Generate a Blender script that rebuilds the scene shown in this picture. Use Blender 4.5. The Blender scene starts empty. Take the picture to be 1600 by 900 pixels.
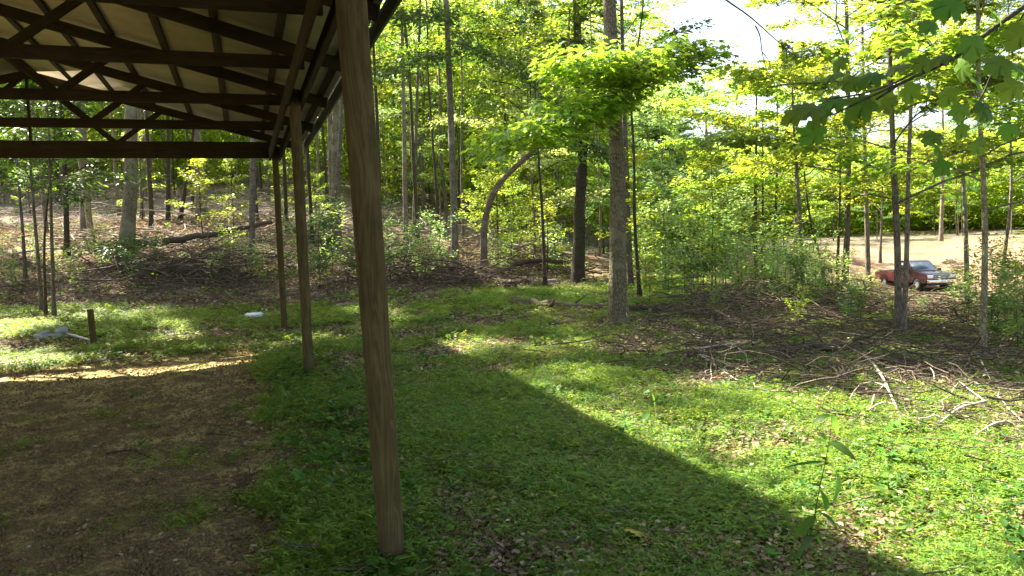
import bpy, math, numpy as np
from math import sin, cos, pi, radians
from mathutils import Matrix, Vector
S = bpy.context.scene
COL = S.collection
rng = np.random.default_rng(7)

# ------------------------------------------------------------------ camera, sky, sun, exposure
CAMH, FPX, PITCH, ROLL = 1.6, 1200.0, radians(3.55), 0.036
FW = np.array([0, cos(PITCH), -sin(PITCH)])
R0 = np.array([1.0, 0, 0]); U0 = np.array([0, sin(PITCH), cos(PITCH)])
RT = R0 * cos(ROLL) - U0 * sin(ROLL)
UP = U0 * cos(ROLL) + R0 * sin(ROLL)
CP = np.array([0, 0, CAMH])
cam = bpy.data.cameras.new("camera"); cam.sensor_width = 36; cam.lens = 36 * FPX / 1600
cam.clip_start = 0.05; cam.clip_end = 3000
camo = bpy.data.objects.new("camera", cam); COL.objects.link(camo)
camo.matrix_world = Matrix(((RT[0], UP[0], -FW[0], 0), (RT[1], UP[1], -FW[1], 0), (RT[2], UP[2], -FW[2], CAMH), (0, 0, 0, 1)))
S.camera = camo

TOSUN = np.array([-0.66, 0.668, 1.0]); TOSUN /= np.linalg.norm(TOSUN)
SUN_EL = math.asin(TOSUN[2]); SUN_AZ = math.atan2(TOSUN[0], TOSUN[1])
w = bpy.data.worlds.new("World"); S.world = w; w.use_nodes = True
nt = w.node_tree; nt.nodes.clear()
sk = nt.nodes.new("ShaderNodeTexSky"); sk.sky_type = 'NISHITA'; sk.sun_disc = False
sk.sun_elevation = SUN_EL; sk.sun_rotation = SUN_AZ; sk.dust_density = 2.5; sk.air_density = 1.0; sk.ozone_density = 1.0
bg = nt.nodes.new("ShaderNodeBackground"); bg.inputs[1].default_value = 0.065
wo = nt.nodes.new("ShaderNodeOutputWorld")
hsn = nt.nodes.new('ShaderNodeHueSaturation'); hsn.inputs['Saturation'].default_value = 0.8
nt.links.new(sk.outputs[0], hsn.inputs['Color']); nt.links.new(hsn.outputs[0], bg.inputs[0]); nt.links.new(bg.outputs[0], wo.inputs[0])
sl = bpy.data.lights.new("sun", 'SUN'); sl.energy = 5.0; sl.angle = radians(0.6); sl.color = (1, 0.94, 0.82)
so = bpy.data.objects.new("sun", sl); COL.objects.link(so)
so.rotation_mode = 'QUATERNION'; so.rotation_quaternion = Vector(TOSUN).to_track_quat('Z', 'Y')
S.view_settings.view_transform = 'Standard'; S.view_settings.look = 'None'
S.view_settings.exposure = 2.75; S.view_settings.gamma = 1
try:
    S.cycles.max_bounces = 8; S.cycles.diffuse_bounces = 4; S.cycles.transmission_bounces = 5
    S.cycles.use_denoising = True
except Exception: pass

# ------------------------------------------------------------------ helpers: pixels of the photo -> places
def ray(px, py):
    return FW + (px - 800) / FPX * RT + (450 - py) / FPX * UP
def P(px, py, d):
    return CP + d * ray(px, py)
_tab = np.random.default_rng(99).random((256, 256))
def vn(x, y, s=1.0, seed=0):
    x = np.asarray(x, float) / s + seed * 17.3; y = np.asarray(y, float) / s + seed * 31.7
    xi = np.floor(x).astype(int); yi = np.floor(y).astype(int)
    fx = x - xi; fy = y - yi; fx = fx * fx * (3 - 2 * fx); fy = fy * fy * (3 - 2 * fy)
    g = lambda a, b: _tab[a & 255, b & 255]
    return (g(xi, yi) * (1 - fx) + g(xi + 1, yi) * fx) * (1 - fy) + (g(xi, yi + 1) * (1 - fx) + g(xi + 1, yi + 1) * fx) * fy
def fbm(x, y, s, o=4, seed=0):
    r = 0; a = 0.5; t = 0
    for k in range(o):
        r = r + a * vn(x, y, s / 2 ** k, seed + k); t += a; a *= 0.5
    return r / t
def sst(a, b, x):
    t = np.clip((x - a) / (b - a), 0, 1); return t * t * (3 - 2 * t)

# ------------------------------------------------------------------ terrain
CPX = [(607, 875, 3.9), (475, 590, 9.5), (443, 515, 15.2), (1600, 850, 3.82), (1400, 650, 6.5), (1250, 560, 10), (1403, 530, 13.0),
       (1535, 560, 11), (966, 510, 13), (950, 490, 15), (850, 443, 22), (930, 430, 30), (1600, 370, 75), (1300, 390, 70), (1200, 410, 60),
       (1430, 452, 50), (1600, 478, 35), (1150, 440, 30), (1300, 445, 32), (1400, 482, 24), (1500, 500, 19), (100, 468, 18), (350, 468, 18), (560, 462, 18),
       (150, 405, 24), (350, 410, 24), (300, 335, 40), (100, 330, 42), (100, 290, 62), (300, 262, 80), (-300, 330, 40), (-300, 250, 70), (500, 270, 80),
       (600, 352, 45), (600, 432, 20), (700, 380, 38), (750, 418, 24), (620, 322, 62), (900, 402, 40), (900, 380, 60), (900, 345, 100),
       (1100, 382, 80), (1100, 355, 120), (1400, 335, 150), (1600, 340, 120), (1250, 355, 130), (1800, 380, 70), (1900, 400, 45), (1900, 560, 12), (700, 290, 110)]
pts = [P(*c) for c in CPX]
for x, y, z in [(0, 0, 0), (-4, 2, 0), (4, 3, 0), (-8, 6, 0), (-9, 12, 0.05), (0, -6, 0), (-12, -8, 0.2), (12, -8, -0.4), (0, -30, 0.5), (40, -20, -2), (-40, -10, 3),
                (-30, 20, 4), (-80, 30, 14), (60, 10, -3), (0, -90, 3), (-90, -60, 10), (90, -50, 0), (200, 150, 8), (0, 260, 22), (-200, 200, 42), (200, 0, 4), (-250, 0, 40), (0, -300, 10), (0, 7, 0), (-3, 11, 0), (2.5, 8, 0), (-14, 10, 0.3), (-6, 15, 0.1),
                (450, 450, 30), (-450, 450, 70), (0, 600, 45)]:
    pts.append(np.array([x, y, z], float))
pts = np.array(pts)
def warp(x, y):
    x = np.asarray(x, float); y = np.asarray(y, float)
    r = np.hypot(x, y) + 1e-9; s = np.log1p(r / 7) / r
    return np.stack([x * s, y * s], -1)
WP = warp(pts[:, 0], pts[:, 1])
def kern(A, B):
    return np.sqrt(((A[:, None] - B[None]) ** 2).sum(-1) + 0.004)
n = len(WP)
Kk = kern(WP, WP) - np.eye(n) * 0.004
Pm = np.hstack([np.ones((n, 1)), WP])
A = np.block([[Kk, Pm], [Pm.T, np.zeros((3, 3))]])
sol = np.linalg.solve(A, np.concatenate([pts[:, 2], np.zeros(3)]))
COST, SINT = cos(radians(19.2)), sin(radians(19.2))
AX = np.array([-SINT, COST]); AV = np.array([COST, SINT])
def uv_of(x, y): return -x * SINT + y * COST, x * COST + y * SINT
def BW(u, v, z=0.0): return np.array([-u * SINT + v * COST, u * COST + v * SINT, z])
def floor_mask(x, y):
    u, v = uv_of(x, y)
    nz = (fbm(x, y, 0.9, 4, 3) - 0.5)
    a = sst(0.18, -0.18, v - 0.22 + nz * 0.8)
    b = sst(0.3, -0.3, u - 13.6 + nz * 1.0 + 0.16 * np.maximum(0, -v - 1.5) ** 1.15)
    c = sst(-9.8, -9.2, v + nz)
    return a * b * c * sst(-5, -4.4, u)
def gz(x, y):
    x = np.atleast_1d(np.asarray(x, float)); y = np.atleast_1d(np.asarray(y, float)); sh = x.shape
    x = x.ravel(); y = y.ravel(); out = np.empty(len(x))
    for i in range(0, len(x), 20000):
        W_ = warp(x[i:i + 20000], y[i:i + 20000])
        out[i:i + 20000] = kern(W_, WP) @ sol[:n] + sol[n] + W_ @ sol[n + 1:]
    r = np.hypot(x, y)
    am = sst(12, 40, r)
    out += (fbm(x, y, 5, 3, 5) - 0.5) * (0.06 + 0.5 * am) + (fbm(x, y, 1.1, 3, 8) - 0.5) * (0.05 + 0.10 * am)
    fm = floor_mask(x, y)
    out += -0.05 * fm + (fbm(x, y, 0.22, 3, 11) - 0.5) * 0.055 * fm
    return out.reshape(sh)
def g1(x, y): return float(gz(x, y)[0])
def GD(px, d, py=430):
    """ground point seen at column px, at depth d"""
    for _ in range(4):
        p = P(px, py, d); z = g1(p[0], p[1])
        py += (p[2] - z) * FPX / d
    p = P(px, py, d); return np.array([p[0], p[1], g1(p[0], p[1])])
def GP(px, py, dmax=120):
    r = ray(px, py); ds = np.geomspace(1.5, dmax, 500)
    pp = CP + ds[:, None] * r; z = gz(pp[:, 0], pp[:, 1])
    k = np.argmax(pp[:, 2] < z)
    if not (pp[:, 2] < z).any(): k = len(ds) - 1
    return np.array([pp[k, 0], pp[k, 1], z[k]])
def pix(x, y, z):
    q = np.stack([np.asarray(x, float), np.asarray(y, float), np.asarray(z, float) - CAMH], -1)
    d = q @ FW; d = np.where(np.abs(d) < 1e-3, 1e-3, d)
    return 800 + FPX * (q @ RT) / d, 450 - FPX * (q @ UP) / d, d
def sdpoly(x, y, poly):
    """signed distance, negative inside"""
    x = np.asarray(x, float); y = np.asarray(y, float)
    d = np.full(x.shape, 1e18); ins = np.zeros(x.shape, bool); m = len(poly)
    for i in range(m):
        ax, ay = poly[i]; bx, by = poly[(i + 1) % m]
        ex, ey = bx - ax, by - ay
        t = np.clip(((x - ax) * ex + (y - ay) * ey) / (ex * ex + ey * ey + 1e-12), 0, 1)
        d = np.minimum(d, (x - ax - t * ex) ** 2 + (y - ay - t * ey) ** 2)
        c = ((ay > y) != (by > y)) & (x < (bx - ax) * (y - ay) / (by - ay + 1e-12) + ax)
        ins ^= c
    d = np.sqrt(d); return np.where(ins, -d, d)
def gpoly(lst): return [tuple(GP(a, b)[:2]) for a, b in lst]

BRUSH = gpoly([(965, 510), (1000, 555), (1110, 590), (1220, 622), (1330, 655), (1460, 690), (1640, 720), (1700, 560), (1500, 515), (1300, 500), (1150, 470), (990, 485)])
BANK = [tuple(GD(px, d)[:2]) for px, d in [(-250, 15.5), (60, 16.8), (330, 17.3), (480, 17.5), (640, 18), (760, 19), (880, 22), (880, 30), (700, 34), (400, 60), (-250, 60)]]
PATH = [tuple(GD(px, d)[:2]) for px, d in [(905, 27), (975, 27), (985, 38), (945, 44), (900, 44), (915, 34)]]
ROAD = [tuple(GD(px, d)[:2]) for px, d in [(560, 47), (640, 38), (735, 35), (735, 39), (650, 43), (560, 54)]]
CLEAR = [tuple(GD(px, d)[:2]) for px, d in [(1100, 42), (1200, 33), (1330, 29), (1480, 33), (1750, 30), (2000, 60), (1700, 85), (1480, 78), (1330, 72), (1240, 74), (1120, 66)]]
DRIP = None
def masks(x, y):
    x = np.asarray(x, float); y = np.asarray(y, float)
    r = np.hypot(x, y)
    u, v = uv_of(x, y)
    fl = floor_mask(x, y)
    nz = fbm(x, y, 1.6, 4, 21) - 0.5
    nf = fbm(x, y, 7, 3, 25) - 0.5
    brush = sst(0.35, -0.35, sdpoly(x, y, BRUSH) + nz * 2.2)
    bank = sst(0.5, -0.5, sdpoly(x, y, BANK) + nz * 2.5)
    clear = sst(1.5, -1.5, sdpoly(x, y, CLEAR) + nf * 9 + nz * 4)
    path = sst(0.5, -0.5, sdpoly(x, y, PATH) + nz * 2)
    road = sst(0.8, -0.8, sdpoly(x, y, ROAD) + nz * 3)
    dirt = np.maximum(clear, np.maximum(path, road))
    drip = np.exp(-((v - 1.2 + nz * 0.35) / 0.15) ** 2) * (u < 8.5) * sst(0.36, 0.52, fbm(x, y, 0.8, 3, 31) + 0.08)
    drip = np.maximum(drip, sst(1.1, 0.3, np.hypot(x - 1.15, (y - 3.7) * 1.1) + nz * 1.6))
    bare = sst(0.59, 0.66, fbm(x, y, 0.75, 4, 41)) * (r < 30)
    litter = np.clip(np.maximum.reduce([brush * (0.5 + 0.5 * sst(0.42, 0.55, fbm(x, y, 1.1, 4, 61))), bank * 0.95, drip, bare * 0.9]), 0, 1) * (1 - fl) * (1 - dirt)
    far = sst(26, 34, r) * (1 - dirt)
    litter = np.maximum(litter, far * (0.35 + 0.5 * (fbm(x, y, 6, 3, 51) > 0.5)))
    return fl, litter, dirt, brush, bank

# ------------------------------------------------------------------ mesh building
class Geo:
    def __init__(s): s.V = []; s.Q = []; s.T = []; s.A = []; s.n = 0
    def add(s, V, F, a=0.5):
        V = np.asarray(V, float).reshape(-1, 3); F = np.asarray(F, int)
        (s.Q if F.shape[1] == 4 else s.T).append(F + s.n)
        s.V.append(V); s.A.append(np.full(len(V), a) if np.isscalar(a) else np.asarray(a, float)); s.n += len(V)
        return s
    def tube(s, p, r, k=5, a=0.5, cap=True, rough=0.0, rg=None):
        p = np.asarray(p, float); m = len(p); r = np.broadcast_to(np.asarray(r, float), (m,))
        t = np.gradient(p, axis=0); t /= np.linalg.norm(t, axis=1)[:, None] + 1e-9
        ref = np.array([0, 0, 1.0]) if abs(t[:, 2]).mean() < 0.75 else np.array([1.0, 0, 0])
        s1 = np.cross(t, ref); s1 /= np.linalg.norm(s1, axis=1)[:, None] + 1e-9
        s2 = np.cross(t, s1)
        an = np.arange(k) * 2 * pi / k
        rr = np.repeat(r[:, None], k, 1)
        if rough: rr = rr * (1 + rough * (rg or rng).standard_normal((m, k)))
        V = p[:, None] + (np.cos(an)[None, :, None] * s1[:, None] + np.sin(an)[None, :, None] * s2[:, None]) * rr[..., None]
        i = np.arange(m - 1)[:, None] * k + np.arange(k)[None]; j = np.arange(m - 1)[:, None] * k + (np.arange(k)[None] + 1) % k
        s.add(V.reshape(-1, 3), np.stack([i, j, j + k, i + k], -1).reshape(-1, 4), a)
        if cap:
            for q, base, fl in ((p[0], V[0], 0), (p[-1], V[-1], 1)):
                W = np.vstack([q, base]); e = np.arange(1, k + 1); f = np.roll(e, -1)
                s.add(W, np.stack([np.zeros(k, int), f, e] if not fl else [np.zeros(k, int), e, f], -1), a)
        return s
    def box(s, c, dx, dy, dz, a=0.5):
        """box with centre c and half-axis vectors dx,dy,dz"""
        c = np.asarray(c, float); dx, dy, dz = (np.asarray(q, float) for q in (dx, dy, dz))
        V = [c + i * dx + j * dy + k * dz for k in (-1, 1) for i, j in ((-1, -1), (1, -1), (1, 1), (-1, 1))]
        F = [(0, 3, 2, 1), (4, 5, 6, 7), (0, 1, 5, 4), (1, 2, 6, 5), (2, 3, 7, 6), (3, 0, 4, 7)]
        return s.add(V, F, a)
    def arrays(s):
        V = np.vstack(s.V); A_ = np.concatenate(s.A)
        Q = np.vstack(s.Q) if s.Q else np.zeros((0, 4), int); T = np.vstack(s.T) if s.T else np.zeros((0, 3), int)
        return V, Q, T, A_
    def mesh(s, name, mat, smooth=False):
        V, Q, T, A_ = s.arrays()
        me = bpy.data.meshes.new(name)
        me.vertices.add(len(V)); me.vertices.foreach_set("co", V.ravel())
        li = np.concatenate([Q.ravel(), T.ravel()]); me.loops.add(len(li)); me.loops.foreach_set("vertex_index", li)
        ls = np.concatenate([np.arange(len(Q)) * 4, len(Q) * 4 + np.arange(len(T)) * 3])
        me.polygons.add(len(ls)); me.polygons.foreach_set("loop_start", ls)
        if smooth: me.polygons.foreach_set("use_smooth", np.ones(len(ls), bool))
        at = me.attributes.new("rnd", 'FLOAT', 'POINT'); at.data.foreach_set("value", A_)
        me.update(calc_edges=True); me.validate()
        if mat: me.materials.append(mat)
        return me
    def obj(s, name, mat, parent=None, smooth=False, loc=None, bevel=0):
        """link as one object; loc = origin, vertices given in world are moved to it"""
        if loc is not None:
            s.V = [v - np.asarray(loc) for v in s.V]
        o = bpy.data.objects.new(name, s.mesh(name, mat, smooth)); COL.objects.link(o)
        if loc is not None: o.location = loc
        if parent is not None:
            o.parent = parent
        if bevel:
            b = o.modifiers.new("bevel", 'BEVEL'); b.width = bevel; b.segments = 2; b.limit_method = 'ANGLE'
        return o
def tag(o, label=None, cat=None, group=None, kind=None):
    if label: o["label"] = label
    if cat: o["category"] = cat
    if group: o["group"] = group
    if kind: o["kind"] = kind
    return o
def empty(name, loc, rz=0, label=None, cat=None, group=None):
    o = bpy.data.objects.new(name, None); COL.objects.link(o); o.location = loc; o.rotation_euler = (0, 0, rz); o.empty_display_size = 0.2
    return tag(o, label, cat, group)

# ------------------------------------------------------------------ materials
def newmat(name):
    m = bpy.data.materials.new(name); m.use_nodes = True; t = m.node_tree; t.nodes.clear()
    out = t.nodes.new("ShaderNodeOutputMaterial"); return m, t, out
class N:
    def __init__(s, t): s.t = t
    def __call__(s, ty, **kw):
        n_ = s.t.nodes.new("ShaderNode" + ty)
        for k, v in kw.items():
            if k.startswith("i_"):
                key = k[2:]; key = int(key) if key.isdigit() else key
                s.set(n_, key, v)
            else: setattr(n_, k, v)
        return n_
    def set(s, n_, key, v):
        if isinstance(v, bpy.types.NodeSocket): s.t.links.new(v, n_.inputs[key])
        else: n_.inputs[key].default_value = v
    def mix(s, f, a, b, bt='MIX'):
        n_ = s.t.nodes.new("ShaderNodeMix"); n_.data_type = 'RGBA'; n_.blend_type = bt
        for k, v in ((0, f), (6, a), (7, b)):
            if isinstance(v, tuple) and len(v) == 3: v = (*v, 1)
            s.set(n_, k, v)
        return n_.outputs[2]
    def math(s, op, a, b=0.0, c=None):
        n_ = s.t.nodes.new("ShaderNodeMath"); n_.operation = op; s.set(n_, 0, a); s.set(n_, 1, b)
        if c is not None: s.set(n_, 2, c)
        return n_.outputs[0]
    def noise(s, vec, scale, det=4, rough=0.55, dist=0):
        n_ = s("TexNoise"); s.set(n_, 'Scale', scale); s.set(n_, 'Detail', det); s.set(n_, 'Roughness', rough); s.set(n_, 'Distortion', dist)
        if vec is not None: s.set(n_, 'Vector', vec)
        return n_.outputs[0]
    def ramp(s, f, stops):
        n_ = s("ValToRGB"); r = n_.color_ramp
        while len(r.elements) < len(stops): r.elements.new(0.5)
        for e, (p, c) in zip(r.elements, stops): e.position = p; e.color = (*c, 1) if isinstance(c, tuple) else (c, c, c, 1)
        s.set(n_, 0, f); return n_.outputs[0]
    def attr(s, name): n_ = s("Attribute"); n_.attribute_name = name; return n_.outputs['Fac']
    def bump(s, h, st=0.5, dist=0.02):
        n_ = s("Bump"); s.set(n_, 'Strength', st); s.set(n_, 'Distance', dist); s.set(n_, 'Height', h); return n_.outputs[0]
    def principled(s, out, col, rough=0.8, normal=None, spec=0.3, metal=0.0, **kw):
        p = s("BsdfPrincipled"); s.set(p, 'Base Color', (*col, 1) if isinstance(col, tuple) else col); s.set(p, 'Roughness', rough)
        s.set(p, 'Specular IOR Level', spec); s.set(p, 'Metallic', metal)
        if normal: s.set(p, 'Normal', normal)
        if out: s.t.links.new(p.outputs[0], out.inputs[0])
        return p
def leaf_mat(name, c1, c2, c3, tr, fac=0.45, rough=0.45, spec=0.35):
    m, t, out = newmat(name); k = N(t)
    r = k.attr("rnd"); oi = k("ObjectInfo").outputs['Random']
    f = k.math('FRACT', k.math('ADD', r, k.math('MULTIPLY', oi, 0.35)))
    c = k.ramp(r, [(0.0, c1), (0.5, c2), (1.0, c3)])
    hs = k("HueSaturation"); k.set(hs, 'Color', c); k.set(hs, 'Hue', k.math('ADD', 0.485, k.math('MULTIPLY', oi, 0.045))); k.set(hs, 'Value', k.math('ADD', 0.7, k.math('MULTIPLY', oi, 0.5)))
    p = k.principled(None, hs.outputs[0], rough, None, spec)
    tl = k("BsdfTranslucent")
    h2 = k("HueSaturation"); k.set(h2, 'Color', (*tr, 1)); k.set(h2, 'Hue', k.math('ADD', 0.485, k.math('MULTIPLY', oi, 0.045))); k.set(h2, 'Value', k.math('ADD', 0.65, k.math('MULTIPLY', r, 0.6)))
    tc = k.mix(0.75, hs.outputs[0], h2.outputs[0])
    k.set(tl, 0, tc)
    mx = k("MixShader"); k.set(mx, 0, fac); t.links.new(p.outputs[0], mx.inputs[1]); t.links.new(tl.outputs[0], mx.inputs[2])
    t.links.new(mx.outputs[0], out.inputs[0]); return m
M = {}
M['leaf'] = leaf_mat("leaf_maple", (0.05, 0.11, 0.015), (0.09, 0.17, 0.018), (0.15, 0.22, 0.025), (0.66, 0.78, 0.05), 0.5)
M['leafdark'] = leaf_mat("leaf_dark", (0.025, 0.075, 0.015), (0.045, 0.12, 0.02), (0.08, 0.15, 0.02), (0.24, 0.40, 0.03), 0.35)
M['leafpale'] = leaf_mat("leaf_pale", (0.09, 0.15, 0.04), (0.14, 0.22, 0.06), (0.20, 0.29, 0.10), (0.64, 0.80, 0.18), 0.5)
M['leafnear'] = leaf_mat("leaf_near", (0.05, 0.12, 0.02), (0.06, 0.14, 0.02), (0.10, 0.17, 0.025), (0.30, 0.46, 0.04), 0.48, 0.5, 0.2)
M['grass'] = leaf_mat("grass_blade", (0.06, 0.12, 0.02), (0.13, 0.225, 0.028), (0.27, 0.35, 0.05), (0.62, 0.71, 0.07), 0.45, 0.5, 0.25)
M['weed'] = leaf_mat("weed_leaf", (0.04, 0.10, 0.012), (0.065, 0.14, 0.018), (0.11, 0.19, 0.025), (0.32, 0.46, 0.05), 0.4, 0.6, 0.2)
M['litter'] = leaf_mat("dead_leaf", (0.085, 0.052, 0.03), (0.23, 0.15, 0.09), (0.46, 0.35, 0.25), (0.35, 0.22, 0.10), 0.15, 0.9, 0.05)

def bark_mat(name, a, b, c, sc=6, vstretch=0.25, bump=0.6):
    m, t, out = newmat(name); k = N(t)
    tc = k("TexCoord").outputs['Object']
    mp = k("Mapping"); k.set(mp, 'Vector', tc); k.set(mp, 'Scale', (1, 1, vstretch))
    oi = k("ObjectInfo").outputs['Random']
    n1 = k.noise(mp.outputs[0], sc * 6, 5, 0.65); n2 = k.noise(tc, 2.3, 4, 0.6)
    vo = k("TexVoronoi"); vo.feature = 'DISTANCE_TO_EDGE'; k.set(vo, 'Vector', mp.outputs[0]); k.set(vo, 'Scale', sc * 5)
    h = k.math('ADD', k.math('MULTIPLY', n1, 0.6), k.math('MINIMUM', k.math('MULTIPLY', vo.outputs[0], 2.0), 0.5))
    c0 = k.ramp(h, [(0.25, a), (0.75, b)])
    col = k.mix(k.ramp(n2, [(0.48, 0.0), (0.62, 1.0)]), c0, c)
    hs = k("HueSaturation"); k.set(hs, 'Color', col); k.set(hs, 'Value', k.math('ADD', 0.7, k.math('MULTIPLY', oi, 0.6)))
    k.principled(out, hs.outputs[0], 0.9, k.bump(h, bump, 0.03), 0.15); return m
M['bark'] = bark_mat("bark_grey", (0.065, 0.05, 0.036), (0.21, 0.17, 0.125), (0.22, 0.20, 0.14))
M['barkdark'] = bark_mat("bark_dark", (0.03, 0.022, 0.016), (0.09, 0.065, 0.045), (0.06, 0.07, 0.03))
M['barkred'] = bark_mat("bark_reddish", (0.06, 0.04, 0.027), (0.18, 0.125, 0.085), (0.20, 0.17, 0.125))
M['barkmoss'] = bark_mat("bark_mossy", (0.07, 0.055, 0.03), (0.20, 0.165, 0.10), (0.21, 0.20, 0.12), 5, 0.5)
M['dead'] = bark_mat("dead_branch_wood", (0.045, 0.032, 0.021), (0.17, 0.128, 0.09), (0.10, 0.073, 0.05), 8, 0.6, 0.3)
M['deadmid'] = bark_mat("dry_branch_wood", (0.13, 0.10, 0.075), (0.36, 0.29, 0.22), (0.26, 0.21, 0.155), 8, 0.6, 0.3)
M['deadpale'] = bark_mat("bleached_branch_wood", (0.22, 0.18, 0.135), (0.46, 0.385, 0.30), (0.34, 0.27, 0.20), 8, 0.6, 0.3)

def wood_mat(name, a, b, axis='Z', sc=1.0):
    m, t, out = newmat(name); k = N(t)
    tc = k("TexCoord").outputs['Object']; oi = k("ObjectInfo").outputs['Random']
    ad = k("VectorMath"); ad.operation = 'ADD'; k.set(ad, 0, tc)
    cb = k("CombineXYZ"); k.set(cb, 0, k.math('MULTIPLY', oi, 9)); k.set(cb, 2, k.math('MULTIPLY', oi, 23)); k.set(ad, 1, cb.outputs[0])
    mp = k("Mapping"); k.set(mp, 'Vector', ad.outputs[0])
    s_ = {'Z': (1, 1, 0.09), 'X': (0.09, 1, 1), 'Y': (1, 0.09, 1)}[axis]; k.set(mp, 'Scale', s_)
    nl = k.noise(mp.outputs[0], 16 * sc, 3, 0.5, 1.2); nf = k.noise(mp.outputs[0], 75 * sc, 4, 0.7)
    g = k.math('ADD', k.math('MULTIPLY', k.math('PINGPONG', k.math('MULTIPLY', nl, 5.0), 0.5), 0.7), k.math('MULTIPLY', nf, 0.5))
    st = k.noise(tc, 1.4, 4, 0.6)
    c0 = k.ramp(g, [(0.25, a), (0.8, b)])
    col = k.mix(k.ramp(st, [(0.45, 0.0), (0.7, 0.65)]), c0, tuple(x * 0.45 for x in a))
    vk = k("TexVoronoi"); mk = k("Mapping"); k.set(mk, 'Vector', ad.outputs[0]); k.set(mk, 'Scale', (5, 5, 2.2) if axis == 'Z' else (0.9, 5, 5)); k.set(vk, 'Vector', mk.outputs[0]); k.set(vk, 'Scale', 1.0)
    col = k.mix(k.ramp(vk.outputs['Distance'], [(0.05, 0.85), (0.11, 0.0)]), col, tuple(x * 0.35 for x in a))
    if axis == 'Z':
        sx = k("SeparateXYZ"); k.set(sx, 0, tc)
        hz_ = k.math('ADD', sx.outputs[2], k.math('MULTIPLY', k.noise(tc, 9, 4, 0.7), 0.30))
        col = k.mix(k.ramp(hz_, [(0.14, 0.8), (0.32, 0.0)]), col, (0.075, 0.05, 0.025))
    k.principled(out, col, 0.85, k.bump(g, 0.35, 0.006), 0.2); return m
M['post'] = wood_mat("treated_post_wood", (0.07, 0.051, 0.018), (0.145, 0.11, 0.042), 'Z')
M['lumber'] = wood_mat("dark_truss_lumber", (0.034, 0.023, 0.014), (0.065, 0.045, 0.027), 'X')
def plain(name, col, rough=0.6, metal=0.0, var=0.15, sc=3.0, spec=0.4, bump=0.0, coat=0.0):
    m, t, out = newmat(name); k = N(t)
    tc = k("TexCoord").outputs['Object']; n1 = k.noise(tc, sc, 5, 0.6)
    c = k.ramp(n1, [(0.3, tuple(x * (1 - var) for x in col)), (0.7, tuple(min(1, x * (1 + var)) for x in col))])
    p = k.principled(out, c, rough, k.bump(n1, bump, 0.01) if bump else None, spec, metal)
    if coat: k.set(p, 'Coat Weight', coat); k.set(p, 'Coat Roughness', 0.08)
    return m
M['sheet'] = plain("tan_roof_lining", (0.37, 0.30, 0.20), 0.7, 0, 0.22, 1.6, 0.2)
M['sheettop'] = plain("roof_sheet_outer", (0.30, 0.31, 0.30), 0.4, 0.6, 0.1)
M['fascia'] = plain("dark_green_fascia", (0.05, 0.06, 0.05), 0.5, 0, 0.2)

def ground_mat():
    m, t, out = newmat("forest_ground"); k = N(t)
    tc = k("TexCoord").outputs['Object']
    n1 = k.noise(tc, 2.2, 6, 0.65); n2 = k.noise(tc, 14, 6, 0.7); n3 = k.noise(tc, 60, 4, 0.7); nb = k.noise(tc, 0.35, 4, 0.6)
    vo = k("TexVoronoi"); k.set(vo, 'Vector', tc); k.set(vo, 'Scale', 42.0); vo.inputs['Randomness'].default_value = 1
    soil = k.ramp(n2, [(0.25, (0.035, 0.026, 0.016)), (0.5, (0.085, 0.06, 0.035)), (0.8, (0.15, 0.11, 0.07))])
    gr = k.mix(k.ramp(n1, [(0.35, 0.0), (0.6, 1.0)]), soil, k.ramp(n2, [(0.3, (0.02, 0.035, 0.01)), (0.7, (0.06, 0.10, 0.02))]))
    cell = k("SeparateColor"); k.set(cell, 0, vo.outputs['Color'])
    lit = k.ramp(cell.outputs[0], [(0.0, (0.10, 0.066, 0.045)), (0.45, (0.23, 0.165, 0.12)), (0.8, (0.38, 0.29, 0.225)), (1.0, (0.56, 0.46, 0.38))])
    lit = k.mix(k.ramp(n3, [(0.4, 0.5), (0.6, 0.0)]), lit, (0.05, 0.035, 0.025))
    c = k.mix(k.attr("litter"), gr, lit)
    fl = k.ramp(k.math('ADD', k.math('MULTIPLY', n2, 0.6), k.math('MULTIPLY', k.noise(tc, 30, 5, 0.75), 0.4)), [(0.30, (0.11, 0.078, 0.024)), (0.46, (0.33, 0.245, 0.082)), (0.56, (0.53, 0.42, 0.16)), (0.68, (0.74, 0.62, 0.32))])
    fl = k.mix(k.ramp(n1, [(0.42, 0.0), (0.60, 0.85)]), fl, (0.17, 0.122, 0.048))
    fl = k.mix(k.ramp(n3, [(0.52, 0.0), (0.68, 0.6)]), fl, (0.34, 0.26, 0.11))
    c = k.mix(k.attr("floor"), c, fl)
    fl = k.mix(k.math('MULTIPLY', k.attr("track"), 0.45), fl, (0.10, 0.068, 0.028))
    cl = k.ramp(nb, [(0.3, (0.20, 0.12, 0.07)), (0.55, (0.27, 0.18, 0.11)), (0.75, (0.33, 0.24, 0.165))])
    cl = k.mix(k.ramp(n2, [(0.35, 0.55), (0.6, 0.0)]), cl, (0.15, 0.09, 0.055))
    c = k.mix(k.attr("dirt"), c, cl)
    h = k.math('ADD', k.math('MULTIPLY', n2, 0.8), k.math('ADD', k.math('MULTIPLY', n3, 0.5), k.math('MULTIPLY', vo.outputs['Distance'], 0.6)))
    k.principled(out, c, 0.95, k.bump(h, 0.9, 0.035), 0.1); return m
M['ground'] = ground_mat()

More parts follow.
